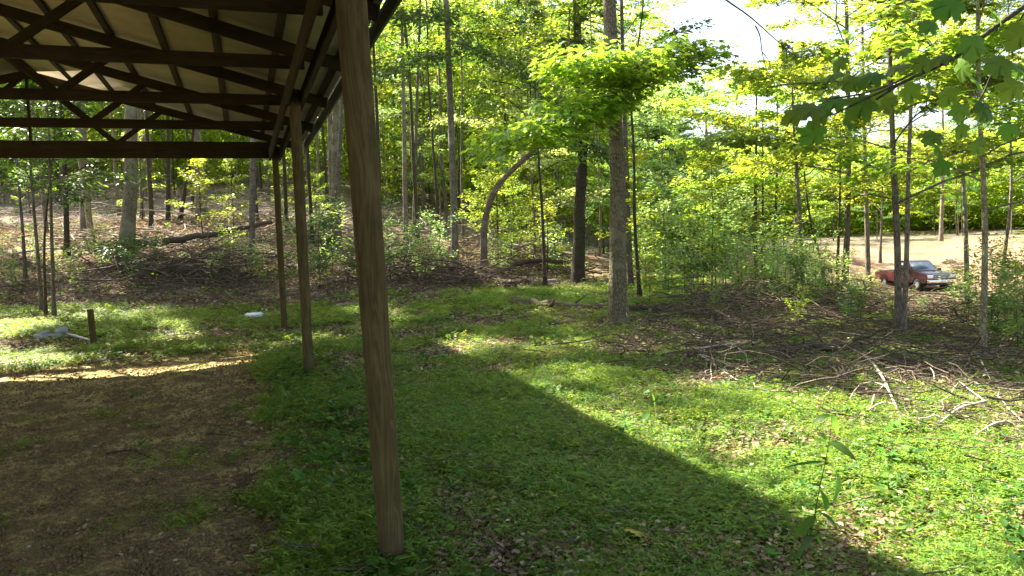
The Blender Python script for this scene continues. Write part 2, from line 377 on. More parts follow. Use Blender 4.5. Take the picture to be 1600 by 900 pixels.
def build_ground():
    rr = 7 * (np.expm1(np.linspace(math.log1p(0.25 / 7), math.log1p(900 / 7), 330)))
    th = np.concatenate([np.linspace(-48, 48, 620), np.linspace(48, 312, 161)[1:-1]]) * pi / 180
    Rr, Th = np.meshgrid(rr, th, indexing='ij')
    X = (Rr * np.sin(Th)).ravel(); Y = (Rr * np.cos(Th)).ravel()
    X = np.append(X, 0); Y = np.append(Y, 0)
    Z = gz(X, Y); nr, na = Rr.shape
    i = np.arange(nr - 1)[:, None] * na + np.arange(na)[None]; j = np.arange(nr - 1)[:, None] * na + (np.arange(na)[None] + 1) % na
    g = Geo(); g.add(np.stack([X, Y, Z], -1), np.stack([i, i + na, j + na, j], -1).reshape(-1, 4))
    a = np.arange(na); b = (a + 1) % na
    g.T.append(np.stack([a, b, np.full(na, len(X) - 1)], -1))
    o = g.obj("ground", M['ground'], smooth=True)
    fl, li, di, br, ba = masks(X, Y)
    u_, v_ = uv_of(X, Y); trk = sum(np.exp(-((v_ - c_ + 0.3 * (vn(X, Y, 2.5, 9) - .5)) / 0.16) ** 2) for c_ in (-1.0, -2.7)) * sst(0.3, 0.6, fbm(X, Y, 0.7, 3, 15)) * fl
    for nm, arr in (("floor", fl), ("litter", li), ("dirt", di), ("track", trk)):
        at = o.data.attributes.new(nm, 'FLOAT', 'POINT'); at.data.foreach_set("value", arr.astype(float))
    tag(o, "sloping forest ground of soil, leaf litter and bare tan dirt", None, None, 'structure')
build_ground()

# ------------------------------------------------------------------ carport (pole building)
VP_, VRIDGE, VEAVE, SLOPE = 0.70, -3.45, 1.22, 0.27
UFAR, UNEAR = 16.05, -2.4
def ztop(v): return 4.93 - SLOPE * abs(v - VRIDGE)          # upper edge of the top chords
AX3 = np.array([AX[0], AX[1], 0]); AV3 = np.array([AV[0], AV[1], 0]); Z3 = np.array([0, 0, 1.0])
carport = empty("carport", BW(9.85, VRIDGE), radians(19.2), "open pole barn carport of weathered brown posts and roof trusses over a dirt floor", "carport")
CO = BW(9.85, VRIDGE)
def cp(g, name, mat, bevel=0.004):
    """carport part; g is given in local carport coordinates (x = across, y = along)"""
    o = g.obj(name, mat, carport, bevel=bevel); return o
def L(u, v, z): return np.array([v - VRIDGE, u - 9.85, z])
VL = 2 * VRIDGE - VP_
X_, Y_ = np.array([1.0, 0, 0]), np.array([0, 1.0, 0])
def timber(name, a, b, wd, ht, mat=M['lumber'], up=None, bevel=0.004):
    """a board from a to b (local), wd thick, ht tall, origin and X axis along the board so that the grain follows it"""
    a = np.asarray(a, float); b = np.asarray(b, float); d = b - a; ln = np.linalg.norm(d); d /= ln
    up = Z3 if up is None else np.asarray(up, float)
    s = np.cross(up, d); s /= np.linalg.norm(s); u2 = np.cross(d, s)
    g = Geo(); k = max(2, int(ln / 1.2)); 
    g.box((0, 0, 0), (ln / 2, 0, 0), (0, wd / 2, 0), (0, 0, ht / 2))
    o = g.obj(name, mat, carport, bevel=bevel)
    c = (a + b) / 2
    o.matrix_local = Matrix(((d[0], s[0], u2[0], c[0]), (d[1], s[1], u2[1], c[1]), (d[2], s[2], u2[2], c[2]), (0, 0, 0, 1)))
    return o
def make_post(u, v, w0, w1, lean=0.0):
    base = L(u, v, 0); wx, wy, _ = BW(u, v); zb = g1(wx, wy)
    g = Geo(); zs = np.linspace(zb - 0.3, 3.5, 22); r_ = np.random.default_rng(int(u * 10) + 500)
    ring = []
    for i, z in enumerate(zs):
        t = (z - zs[0]) / (zs[-1] - zs[0]); h = (w0 * (1 - t) + w1 * t) / 2
        c = 0.008
        q = [(-h, -h + c), (-h + c, -h), (h - c, -h), (h, -h + c), (h, h - c), (h - c, h), (-h + c, h), (-h, h - c)]
        jx, jy = r_.normal(0, 0.0012, 2)
        ring.append([(base[0] + a + jx + lean * t, base[1] + b + jy, z) for a, b in q])
    ring = np.array(ring); k = 8; m_ = len(zs)
    i = np.arange(m_ - 1)[:, None] * k + np.arange(k)[None]; j = np.arange(m_ - 1)[:, None] * k + (np.arange(k)[None] + 1) % k
    g.add(ring.reshape(-1, 3) - base, np.stack([i, j, j + k, i + k], -1).reshape(-1, 4))
    o = g.obj("post", M['post'], carport); o.location = base
    return o
make_post(3.78, 0.635, 0.112, 0.138, -0.10); make_post(9.85, VP_, 0.115, 0.13); make_post(15.8, VP_, 0.115, 0.12); make_post(-2.05, VP_, 0.12, 0.13)
for u in (-2.05, 3.9, 9.85, 15.8): make_post(u, VL, 0.12, 0.13)
for o in [o for o in carport.children if o.name == "post"][:1]: o["label"] = "nearest post with wide grain and a muddy foot"
# girders: two boards on both sides of each row of posts
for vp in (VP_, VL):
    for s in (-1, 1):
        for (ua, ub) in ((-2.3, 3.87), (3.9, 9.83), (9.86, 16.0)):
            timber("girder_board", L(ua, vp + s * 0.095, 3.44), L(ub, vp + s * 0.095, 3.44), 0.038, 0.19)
# trusses
US = [15.9, 13.35, 11.05, 8.8, 6.75, 4.5, 2.2, 0.0, -2.2]
ZC = 3.62
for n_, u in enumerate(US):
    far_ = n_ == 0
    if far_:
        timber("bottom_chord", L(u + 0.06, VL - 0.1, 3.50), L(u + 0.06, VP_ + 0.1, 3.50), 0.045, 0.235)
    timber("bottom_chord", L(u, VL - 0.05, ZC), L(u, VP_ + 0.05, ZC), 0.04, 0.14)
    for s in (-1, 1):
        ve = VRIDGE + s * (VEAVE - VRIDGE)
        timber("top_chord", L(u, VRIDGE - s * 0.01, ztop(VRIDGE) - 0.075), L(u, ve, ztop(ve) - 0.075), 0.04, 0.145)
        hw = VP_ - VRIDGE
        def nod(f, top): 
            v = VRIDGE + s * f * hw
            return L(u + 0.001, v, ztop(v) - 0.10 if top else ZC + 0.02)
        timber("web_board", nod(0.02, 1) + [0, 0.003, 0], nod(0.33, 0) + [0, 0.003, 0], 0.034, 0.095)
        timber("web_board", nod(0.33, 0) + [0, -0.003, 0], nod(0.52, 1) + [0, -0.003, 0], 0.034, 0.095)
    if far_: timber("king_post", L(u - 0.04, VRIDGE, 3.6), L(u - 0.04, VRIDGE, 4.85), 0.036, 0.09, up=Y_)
# purlins and lining sheets
for s in (-1, 1):
    nrm = np.array([s * SLOPE, 0, 1.0]); nrm /= np.linalg.norm(nrm)
    sd = np.array([s * 1.0, 0, -SLOPE]); sd /= np.linalg.norm(sd)
    for k in range(8):
        dv = 0.07 + k * 0.645
        if dv > VEAVE - VRIDGE - 0.02: dv = VEAVE - VRIDGE - 0.03
        v = VRIDGE + s * dv
        timber("purlin", L(UNEAR, v, ztop(v) + 0.020), L(UFAR + 0.15, v, ztop(v) + 0.020), 0.088, 0.038, up=nrm)
    ve = VRIDGE + s * (VEAVE - VRIDGE + 0.04)
    for nm, off, th_, mt in (("roof_lining", 0.046, 0.006, M['sheet']), ("roof_sheet", 0.062, 0.012, M['sheettop'])):
        g = Geo()
        a = L(UNEAR, VRIDGE, ztop(VRIDGE) + off); b = L(UNEAR, ve, ztop(ve) + off)
        ln = np.linalg.norm(b - a); c = (a + b) / 2 + np.array([0, (UFAR + 0.2 - UNEAR) / 2, 0])
        g.box(c, sd * ln / 2, Y_ * (UFAR + 0.2 - UNEAR) / 2, nrm * th_ / 2)
        cp(g, nm, mt, 0)
    vf = VRIDGE + s * (VEAVE - VRIDGE + 0.065)
    timber("fascia_board", L(UNEAR, vf, ztop(vf) - 0.045), L(UFAR + 0.2, vf, ztop(vf) - 0.045), 0.03, 0.17, M['fascia'])

# ------------------------------------------------------------------ leaves
def tmpl(kind):
    if kind == 'L2':
        V = [(0, 0, 0), (0.5, 0.30, 0.05), (1, 0, -0.06), (0.5, -0.30, 0.05)]; F = [(0, 2, 1), (0, 3, 2)]
    elif kind == 'L4':
        V = [(0, 0, 0), (0.33, 0.27, 0.06), (0.72, 0.2, 0.02), (1, 0, -0.10), (0.72, -0.2, 0.02), (0.33, -0.27, 0.06)]
        F = [(0, 3, 2), (0, 2, 1), (0, 5, 4), (0, 4, 3)]
    elif kind == 'M3':   # lobed leaf seen at mid distance
        V = [(0, 0, 0), (0.12, 0.42, 0.03), (0.40, 0.20, 0.03), (0.62, 0.52, -0.05), (0.70, 0.16, 0.0), (1.05, 0, -0.14), (0.70, -0.16, 0.0), (0.62, -0.52, -0.05), (0.40, -0.20, 0.03), (0.12, -0.42, 0.03)]
        F = [(0, 2, 1), (0, 4, 2), (2, 4, 3), (0, 5, 4), (0, 6, 5), (0, 8, 6), (8, 7, 6), (0, 9, 8)]
    elif kind == 'B':    # stilt-grass blade
        V = [(0, 0, 0), (0.4, 0.10, 0.07), (0.4, -0.10, 0.07), (1, 0, -0.08)]; F = [(0, 2, 1), (1, 2, 3)]
    return np.array(V, float), np.array(F, int)
def put_leaves(g, pos, d, nrm, size, kind, rnd=None, r_=rng):
    V, F = tmpl(kind); n_ = len(pos)
    if not n_: return
    d = d / (np.linalg.norm(d, axis=1)[:, None] + 1e-9)
    s = np.cross(nrm, d); s /= np.linalg.norm(s, axis=1)[:, None] + 1e-9
    u = np.cross(d, s); size = np.broadcast_to(size, (n_,))[:, None, None]
    W = pos[:, None] + size * (V[None, :, 0:1] * d[:, None] + V[None, :, 1:2] * s[:, None] + V[None, :, 2:3] * u[:, None])
    if rnd is None: rnd = r_.random(n_)
    g.add(W.reshape(-1, 3), (F[None] + (np.arange(n_) * len(V))[:, None, None]).reshape(-1, 3), np.repeat(rnd, len(V)))
def curve(p0, p1, n_, wob, r_, sag=0.0):
    t = np.linspace(0, 1, n_)[:, None]; p = (1 - t) * p0 + t * p1
    ln = np.linalg.norm(p1 - p0); w_ = r_.standard_normal((n_, 3)) * wob * ln; w_[0] = 0; w_ = np.cumsum(w_, 0) * 0.5
    p = p + w_; p[:, 2] += sag * ln * 4 * (t * (1 - t))[:, 0]; return p
def spray(gw, gl, p0, p1, width, nl, ls, kind, r_, r0=0.03, sag=0.06, tilt=0.33, ntw=9, thick=0.06, inner=0.15, sides=4):
    """a bough from p0 to p1 carrying twigs on both sides in a nearly level plane, leaves along the twigs"""
    p0 = np.asarray(p0, float); p1 = np.asarray(p1, float)
    c = curve(p0, p1, 8, 0.035, r_, sag); ln = np.linalg.norm(p1 - p0)
    gw.tube(c, np.linspace(r0, max(0.004, r0 * 0.15), 8), sides, 0.5, cap=False)
    h = p1 - p0; h = h / (np.linalg.norm(h) + 1e-9)
    side = np.cross(h, [0, 0, 1.0]); side /= np.linalg.norm(side) + 1e-9
    per = max(1, nl // (ntw * 2 + 1)); POS = []; DIR = []
    for k in range(ntw * 2 + 1):
        t = inner + (1 - inner) * (k + r_.random()) / (ntw * 2 + 1); sg = 1 if k % 2 else -1
        if k == ntw * 2: t = 0.98
        i = min(6, int(t * 7)); f = t * 7 - i; b = c[i] * (1 - f) + c[i + 1] * f
        wd = width * (0.35 + 1.1 * t * (1.35 - t)) * r_.uniform(0.6, 1.15)
        d = h * r_.uniform(0.35, 0.9) + side * sg * (1.0 if k < ntw * 2 else 0.1) + np.array([0, 0, r_.normal(0.02, 0.13)])
        d /= np.linalg.norm(d); e = b + d * wd
        tc = curve(b, e, 5, 0.06, r_, 0.03)
        gw.tube(tc, np.linspace(max(0.004, r0 * 0.28), 0.002, 5), 3, 0.5, cap=False)
        tt = r_.random(per) ** 0.7; ii = np.minimum(3, (tt * 4).astype(int)); ff = (tt * 4 - ii)[:, None]
        q = tc[ii] * (1 - ff) + tc[ii + 1] * ff
        lat = np.cross(d, [0, 0, 1.0]); lat /= np.linalg.norm(lat) + 1e-9
        off = r_.normal(0, 1, per)
        q = q + lat * (off * (0.10 + 0.16 * wd))[:, None] + np.stack([np.zeros(per), np.zeros(per), r_.normal(0, thick, per)], -1) - np.array([0, 0, 0.02])
        POS.append(q); DIR.append(d[None] * 0.8 + lat * np.sign(off)[:, None] * r_.uniform(0.2, 1.1, per)[:, None] + r_.normal(0, 0.25, (per, 3)))
    pos = np.vstack(POS); dr = np.vstack(DIR); m = len(pos); dr[:, 2] -= 0.22
    nr = np.stack([r_.normal(0, tilt, m), r_.normal(0, tilt, m), np.ones(m)], -1)
    tone = np.clip(r_.normal(0.45, 0.22) + r_.normal(0, 0.16, m), 0, 1)
    put_leaves(gl, pos, dr, nr, ls * r_.uniform(0.65, 1.2, m), kind, tone)

def tree_geo(seed, H, r0, zc, R, nlimb, nleaf, ls, kind='L2', path=None, elev=(0.15, 0.5), rtop=0.25, prof='round', sides=7, nsp=2, ntw=5, flare=0.35, tilt=0.35, ptop=1.0):
    """trunk+limbs and crown geometry, root at the origin"""
    r_ = np.random.default_rng(seed); gw = Geo(); gl = Geo()
    if path is None:
        nn = 12; z = np.linspace(0, H, nn); wob = np.cumsum(r_.normal(0, 0.02 * H / nn ** 0.5, (nn, 2)), 0) * 0.6; wob -= wob[0]
        path = np.column_stack([wob, z])
    path = np.asarray(path, float)
    # resample smoothly
    m = max(14, int(path[-1, 2] * 2.2)); m = min(m, 46)
    cum = np.concatenate([[0], np.cumsum(np.linalg.norm(np.diff(path, axis=0), axis=1))])
    tt = np.linspace(0, cum[-1], m); pp = np.column_stack([np.interp(tt, cum, path[:, i]) for i in range(3)])
    for _ in range(2): pp[1:-1] = 0.25 * pp[:-2] + 0.5 * pp[1:-1] + 0.25 * pp[2:]
    f = tt / cum[-1]; rad = r0 * (1 - (1 - rtop) * f ** 0.9) * (1 + flare * np.exp(-tt / (2.2 * r0 + 0.05)))
    rad[-1] *= 0.5
    dn = pp[0] - np.array([0, 0, 0.35])
    gw.tube(np.vstack([dn, pp]), np.concatenate([[rad[0] * 1.1], rad]), sides, 0.5, rough=0.035 if sides > 6 else 0, rg=r_)
    HH = pp[-1, 2]
    for k in range(nlimb):
        q = (k + r_.random()) / nlimb; z = zc + (HH * 0.98 - zc) * q ** 0.9
        i = np.searchsorted(pp[:, 2], z); i = min(max(i, 1), m - 1)
        b = pp[i - 1] + (pp[i] - pp[i - 1]) * np.clip((z - pp[i - 1, 2]) / (pp[i, 2] - pp[i - 1, 2] + 1e-6), 0, 1)
        az = k * 2.4 + r_.normal(0, 0.5)
        if prof == 'round': sc = math.sin(pi * min(1, 0.18 + 0.8 * q)) ** 0.7
        elif prof == 'tier': sc = 1.0 - 0.75 * q
        elif prof == 'full': sc = 1.0 - 0.25 * q
        else: sc = 0.35 + 0.65 * q
        ln = R * sc * r_.uniform(0.65, 1.2); el = r_.uniform(*elev) + 0.4 * q
        d = np.array([cos(az) * cos(el), sin(az) * cos(el), sin(el)])
        lr = np.interp(z, pp[:, 2], rad) * 0.42
        e = b + d * ln
        if nsp <= 1:
            spray(gw, gl, b, e, ln * 0.42, nleaf // nlimb, ls, kind, r_, lr, 0.08, tilt, ntw)
        else:
            c = curve(b, e, 6, 0.05, r_, 0.08); gw.tube(c, np.linspace(lr, 0.012, 6), 4, 0.5, cap=False)
            for s in range(nsp):
                t = 0.3 + 0.7 * (s + 0.5) / nsp; bb = c[int(t * 5)]
                a2 = az + r_.normal(0, 0.75); l2 = ln * r_.uniform(0.4, 0.65); e2 = bb + np.array([cos(a2), sin(a2), r_.uniform(-0.05, 0.45)]) * l2
                spray(gw, gl, bb, e2, l2 * 0.5, nleaf // (nlimb * nsp), ls, kind, r_, lr * 0.45, 0.05, tilt, ntw, sides=3)
    return gw, gl
def place_pair(name, gw, gl, loc, rz, mat_w, mat_l, label, cat, group=None, sc=1.0):
    root = gw.mesh("trunk", mat_w, True); t = empty(name, loc, rz, label, cat, group)
    a = bpy.data.objects.new("trunk", root); COL.objects.link(a); a.parent = t
    b = None
    if gl is not None and gl.n:
        b = bpy.data.objects.new("crown", gl.mesh("crown", mat_l)); COL.objects.link(b); b.parent = t
    t.scale = (sc, sc, sc)
    return t
def copy_tree(src, loc, rz, sc, label=None, group=None):
    r = src.copy(); COL.objects.link(r); r.location = loc; r.rotation_euler = (0, 0, rz); r.scale = (sc, sc, sc)
    if label: r["label"] = label
    if group: r["group"] = group
    for ch in src.children:
        c = ch.copy(); COL.objects.link(c); c.parent = r
    return r

# ------------------------------------------------------------------ a few added shade trees; the others measured one by one from the photograph
def hand_tree(seed, px, d, r0, H, zc, R, nl, nleaf, ls, label, mat='bark', leaf='leaf', kind='L4', prof='round', elev=(0.0, 0.45), nsp=2, ntw=5, rtop=0.25, sides=9, boughs=(), flare=0.45, cat="tree", name="tree", dd=0.0):
    """px: pixel polyline of the trunk, first point = foot"""
    base = GD(px[0][0], d, px[0][1]); path = [np.zeros(3)]
    for k, (a, b) in enumerate(px[1:]):
        q = P(a, b, d + dd * (k + 1)) - base
        if q[2] > path[-1][2] + 0.05: path.append(q)
    if path[-1][2] < H:
        last = path[-1]; dirv = (path[-1] - path[-2]); dirv = dirv / np.linalg.norm(dirv) * 0.5 + np.array([0, 0, 0.5])
        dirv /= dirv[2]; n_ = 4
        for k in range(1, n_ + 1): path.append(last + dirv * (H - last[2]) * k / n_ * np.array([1 - 0.1 * k, 1 - 0.1 * k, 1]))
    gw, gl = tree_geo(seed, H, r0, zc, R, nl, nleaf, ls, kind, path, elev, rtop, prof, sides, nsp, ntw, flare)
    r_ = np.random.default_rng(seed + 5000)
    for (a, b, wd, n_, l_, rr) in boughs:   # (start px,py,d) (end px,py,d) width leaves size radius
        spray(gw, gl, P(*a) - base, P(*b) - base, wd, n_, l_, kind, r_, rr, 0.05, 0.38, 12, 0.09, 0.1)
    return place_pair(name, gw, gl, base, 0, M[mat], M[leaf], label, cat)

hand_tree(1, [(966, 512), (965, 420), (966, 300), (962, 200), (956, 100), (952, 0)], 13.0, 0.148, 17, 10, 3.0, 12, 5000, 0.13,
    "grey lichened tree trunk standing in the grass right of centre with a bright maple bough", 'barkmoss', 'leaf', 'M3', rtop=0.3, sides=16,
    boughs=[((960, 160, 13.0), (768, 200, 10.8), 0.85, 2000, 0.115, 0.035), ((958, 150, 13.0), (1085, 75, 11.6), 0.85, 1250, 0.115, 0.035),
            ((958, 130, 13.0), (900, 95, 11.0), 0.85, 1300, 0.115, 0.03), ((960, 165, 13.0), (865, 188, 10.9), 0.8, 1200, 0.115, 0.03), ((958, 150, 13.0), (1010, 105, 11.2), 0.8, 450, 0.115, 0.03)])
hand_tree(2, [(903, 445), (906, 300), (912, 240), (905, 120), (900, 0)], 23, 0.19, 17, 5.4, 3.2, 12, 4500, 0.15,
    "dark vine covered trunk standing beside the reddish path", 'barkdark', 'leafdark', sides=10,
    boughs=[((908, 230, 23), (870, 200, 22), 0.9, 500, 0.14, 0.03), ((908, 215, 23), (945, 250, 22.5), 0.8, 500, 0.14, 0.03), ((903, 90, 23), (870, 60, 22), 1.0, 500, 0.14, 0.03)])
hand_tree(3, [(757, 425), (753, 360), (764, 300), (790, 268), (830, 245), (862, 205), (880, 150)], 22, 0.115, 7.5, 4.2, 2.2, 7, 1500, 0.14,
    "reddish trunk bending sharply to the right above a crooked kink", 'barkred', 'leaf', rtop=0.3, sides=10)
hand_tree(4, [(711, 428), (709, 300), (703, 150), (697, 0)], 22, 0.115, 20, 8.0, 3.6, 20, 14000, 0.16,
    "straight slender grey trunk left of the bent reddish tree", 'bark', 'leafdark', prof='full', boughs=[((700, 90, 22), (600, 110, 20), 1.2, 900, 0.14, 0.03), ((698, 60, 22), (800, 110, 20), 1.2, 900, 0.14, 0.03), ((697, 30, 22), (640, 20, 20), 1.2, 700, 0.14, 0.03)])
hand_tree(5, [(634, 392), (632, 250), (630, 120), (627, 0)], 34, 0.12, 18, 7, 2.6, 10, 2500, 0.17, "thin tree pole in front of the bare hillside track, nearer the post", 'bark')
hand_tree(6, [(647, 380), (650, 200), (657, 0)], 36, 0.10, 19, 8, 2.6, 9, 2300, 0.17, "thin tree pole leaning slightly right behind the hillside track", 'bark', 'leafdark')
hand_tree(7, [(595, 398), (590, 200), (580, 0)], 30, 0.085, 17, 7, 2.4, 9, 2200, 0.16, "narrow dark pole just right of the nearest carport post", 'barkdark')
hand_tree(8, [(852, 450), (848, 340), (841, 240)], 20, 0.055, 5.6, 3.0, 1.7, 9, 1300, 0.13, "spindly young tree standing by the pale fallen log", 'barkdark')
hand_tree(9, [(527, 392), (524, 250), (527, 110)], 27, 0.17, 25, 10, 4.2, 26, 26000, 0.17, "lichened grey trunk half hidden behind the nearest carport post", 'barkmoss')
hand_tree(10, [(513, 388), (518, 330), (528, 280), (534, 180)], 26.5, 0.10, 13, 5, 2, 8, 1500, 0.15, "leaning thinner stem crossing the lichened trunk behind the post", 'bark')
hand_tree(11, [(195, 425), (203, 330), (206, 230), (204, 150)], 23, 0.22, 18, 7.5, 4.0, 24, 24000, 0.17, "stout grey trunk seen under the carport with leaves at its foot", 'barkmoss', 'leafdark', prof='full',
    boughs=[((200, 400, 23), (130, 385, 20.5), 0.7, 400, 0.13, 0.02), ((200, 390, 23), (245, 375, 21), 0.6, 350, 0.13, 0.02), ((200, 380, 23), (180, 395, 20.5), 0.6, 350, 0.13, 0.02)])
hand_tree(12, [(316, 335), (310, 250), (303, 160)], 38, 0.26, 19, 8, 3.4, 10, 3000, 0.18, "broad grey trunk leaning left on the hillside under the carport", 'bark')
hand_tree(13, [(281, 338), (298, 240), (303, 200)], 36, 0.10, 9, 5, 2, 7, 900, 0.16, "dark thin trunk leaning hard to the right under the carport", 'barkdark')
hand_tree(14, [(263, 336), (262, 180)], 36, 0.10, 17, 7, 2.5, 8, 1700, 0.17, "straight dark pole between the stout trunk and the leaning one", 'barkdark')
hand_tree(15, [(222, 335), (219, 240)], 38, 0.10, 15, 7, 2.5, 8, 1700, 0.17, "thin pole just right of the stout grey trunk", 'bark')
hand_tree(16, [(238, 330), (235, 200)], 40, 0.08, 15, 7, 2.2, 8, 1500, 0.17, "second thin pole right of the stout grey trunk", 'bark')
hand_tree(17, [(66, 445), (58, 380), (50, 300), (47, 250)], 16.3, 0.045, 5.5, 2.0, 1.7, 10, 1500, 0.12, "slim sapling leaning left, first of three at the left bank", 'bark', 'leafdark', prof='tier')
hand_tree(18, [(72, 455), (68, 380), (75, 300), (85, 240)], 16.0, 0.032, 5, 2.0, 1.5, 8, 1000, 0.12, "crooked slim sapling, middle of three at the left bank", 'barkdark', 'leafdark', prof='tier')
hand_tree(19, [(85, 458), (81, 380), (79, 300), (78, 240)], 15.6, 0.042, 5.8, 2.0, 1.8, 10, 1500, 0.12, "upright slim sapling, rightmost of three at the left bank", 'bark', 'leafdark', prof='tier')
hand_tree(20, [(1403, 532), (1404, 420), (1398, 300), (1392, 150), (1388, 0)], 13, 0.064, 9, 2.2, 2.9, 18, 7500, 0.13, "slender tree whose left stem stands in front of the pickup", 'bark', 'leaf', 'M3', prof='tier', elev=(-0.1, 0.3))
hand_tree(21, [(1410, 528), (1417, 420), (1418, 300), (1424, 150)], 13.1, 0.048, 8.5, 2.6, 2.4, 15, 5000, 0.13, "thinner right stem of the twin tree in front of the pickup", 'bark', 'leaf', 'M3', prof='tier', elev=(-0.1, 0.3))
hand_tree(22, [(1534, 562), (1539, 420), (1540, 300), (1531, 220), (1528, 80)], 11, 0.05, 7.5, 2.0, 2.3, 16, 5200, 0.125, "slender tree with level leafy boughs near the right edge", 'barkmoss', 'leaf', 'M3', elev=(-0.1, 0.3), prof='tier')
hand_tree(23, [(1556, 480), (1572, 380), (1582, 300), (1578, 200)], 19, 0.05, 8.5, 3.0, 2.6, 14, 4800, 0.13, "thin sapling leaning right behind the right edge tree", 'bark', 'leaf', elev=(-0.1, 0.3))
hand_tree(24, [(1319, 455), (1323, 380), (1326, 250), (1325, 100), (1322, 0)], 25, 0.115, 14, 3.2, 3.8, 20, 11000, 0.15, "pale trunked tree left of the pickup with tiers of yellow green leaves", 'bark', 'leaf', elev=(-0.1, 0.35))
hand_tree(25, [(1308, 460), (1309, 400), (1312, 330)], 24, 0.06, 5.6, 2.6, 2.2, 12, 3000, 0.14, "short dark sapling just left of the pale trunked tree", 'barkdark', 'leaf', elev=(-0.1, 0.3))
hand_tree(26, [(1287, 432), (1285, 405), (1275, 385)], 28, 0.07, 4.6, 2.2, 2.0, 8, 1200, 0.14, "small forked tree standing where the bare dirt begins", 'barkdark', 'leaf', elev=(0, 0.3))
hand_tree(27, [(1181, 422), (1180, 330), (1182, 200)], 29, 0.085, 8, 2.3, 3.0, 15, 6500, 0.16, "dark stemmed tree, left of a trio before the clearing", 'barkdark', 'leaf', elev=(0, 0.35))
hand_tree(28, [(1190, 424), (1192, 330)], 28.5, 0.06, 6.5, 2.3, 2.0, 9, 1600, 0.15, "thin stem, middle of a trio before the clearing", 'barkdark', 'leaf')
hand_tree(29, [(1204, 420), (1212, 340), (1214, 280)], 29, 0.075, 8, 2.5, 3.0, 14, 5500, 0.16, "dark stemmed tree leaning right, right of a trio before the clearing", 'barkdark', 'leaf')
hand_tree(30, [(1000, 430), (990, 330), (992, 250), (984, 150), (1005, 20)], 19, 0.05, 9, 3.6, 2.0, 9, 1700, 0.13, "bowed thin tree close behind the lichened main trunk", 'barkdark', 'leafdark')
hand_tree(31, [(985, 425), (980, 300), (975, 150)], 24, 0.11, 13, 5, 2.6, 10, 2400, 0.15, "grey trunk showing just right of the lichened main trunk", 'bark')
hand_tree(32, [(1095, 425), (1100, 300), (1105, 150)], 33, 0.12, 8.5, 2.2, 3.4, 16, 7000, 0.17, "bushy bright tree behind the sunlit shrubs", 'bark', 'leafpale')
hand_tree(33, [(1375, 400), (1378, 330), (1380, 250)], 62, 0.12, 8, 3, 3, 9, 1700, 0.2, "small round tree on the far edge of the clearing", 'bark', 'leaf')
hand_tree(34, [(1245, 400), (1243, 300), (1246, 100)], 45, 0.17, 10.5, 2.8, 4.6, 18, 9000, 0.2, "tall yellow green tree at the near rim of the clearing", 'bark', 'leaf')
hand_tree(35, [(1470, 380), (1474, 250), (1470, 20)], 78, 0.2, 24, 8, 5.5, 14, 5200, 0.26, "tall tree on the skyline behind the pickup", 'bark', 'leaf')
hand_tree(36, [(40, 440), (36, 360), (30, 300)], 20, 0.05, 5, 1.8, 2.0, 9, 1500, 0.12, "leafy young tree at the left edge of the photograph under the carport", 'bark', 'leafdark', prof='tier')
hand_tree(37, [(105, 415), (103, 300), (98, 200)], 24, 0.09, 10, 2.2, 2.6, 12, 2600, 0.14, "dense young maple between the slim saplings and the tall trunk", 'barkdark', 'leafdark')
hand_tree(38, [(1075, 430), (1078, 380)], 26, 0.03, 3.0, 0.5, 1.6, 9, 1500, 0.13, "bright leafy sapling glowing in the sun right of the main trunk", 'bark', 'leafpale', name="sapling")
hand_tree(39, [(1600, 470), (1608, 330), (1605, 200)], 14.5, 0.05, 8.5, 2.6, 2.6, 15, 5000, 0.13, "sapling at the very right edge with yellow green leaves", 'bark', 'leaf', 'M3', elev=(-0.1, 0.3))

hand_tree(40, [(1357, 440), (1354, 330), (1350, 200)], 34, 0.12, 16, 5.0, 4.2, 18, 9500, 0.18, "tall leafy tree standing behind and left of the pickup's twin stems", 'bark', 'leaf')
hand_tree(41, [(1255, 440), (1250, 330), (1240, 200)], 24, 0.075, 7.5, 3.0, 2.8, 13, 5500, 0.15, "yellow green tree filling the space left of the pale trunked one", 'bark', 'leaf')
hand_tree(42, [(1512, 470), (1508, 330), (1498, 150)], 26, 0.09, 12, 4.6, 3.2, 15, 7500, 0.16, "yellow green tree between the twin stems and the right edge tree", 'bark', 'leaf')
hand_tree(43, [(1640, 480), (1640, 330), (1630, 150)], 27, 0.10, 13, 3.6, 3.6, 15, 7500, 0.16, "broad leafy tree cut by the right edge of the photograph", 'bark', 'leaf')
hand_tree(44, [(135, 415), (133, 300)], 28.5, 0.2, 17, 9.5, 3.3, 20, 16000, 0.17, "tall bank trunk left of the stout grey one, crown added for shade", 'bark', 'leafdark', prof='full')  # trunk in view; its dense high crown is added to shade the bank
hand_tree(45, [(-60, 410), (-62, 300)], 29.0, 0.2, 17, 8.5, 4.2, 20, 18000, 0.17, "unseen tree added outside the left edge to shade the bank", 'bark', 'leafdark', prof='full')  # out of view, added only to darken the left bank with its shadow
hand_tree(47, [(392, 410), (394, 330), (396, 200)], 22.5, 0.10, 19, 11.0, 3.2, 18, 15000, 0.16, "slim grey trunk left of the far carport posts, crown added for shade", 'bark', 'leafdark', prof='full')  # thin trunk in view; crown above the frame added to shade the brush
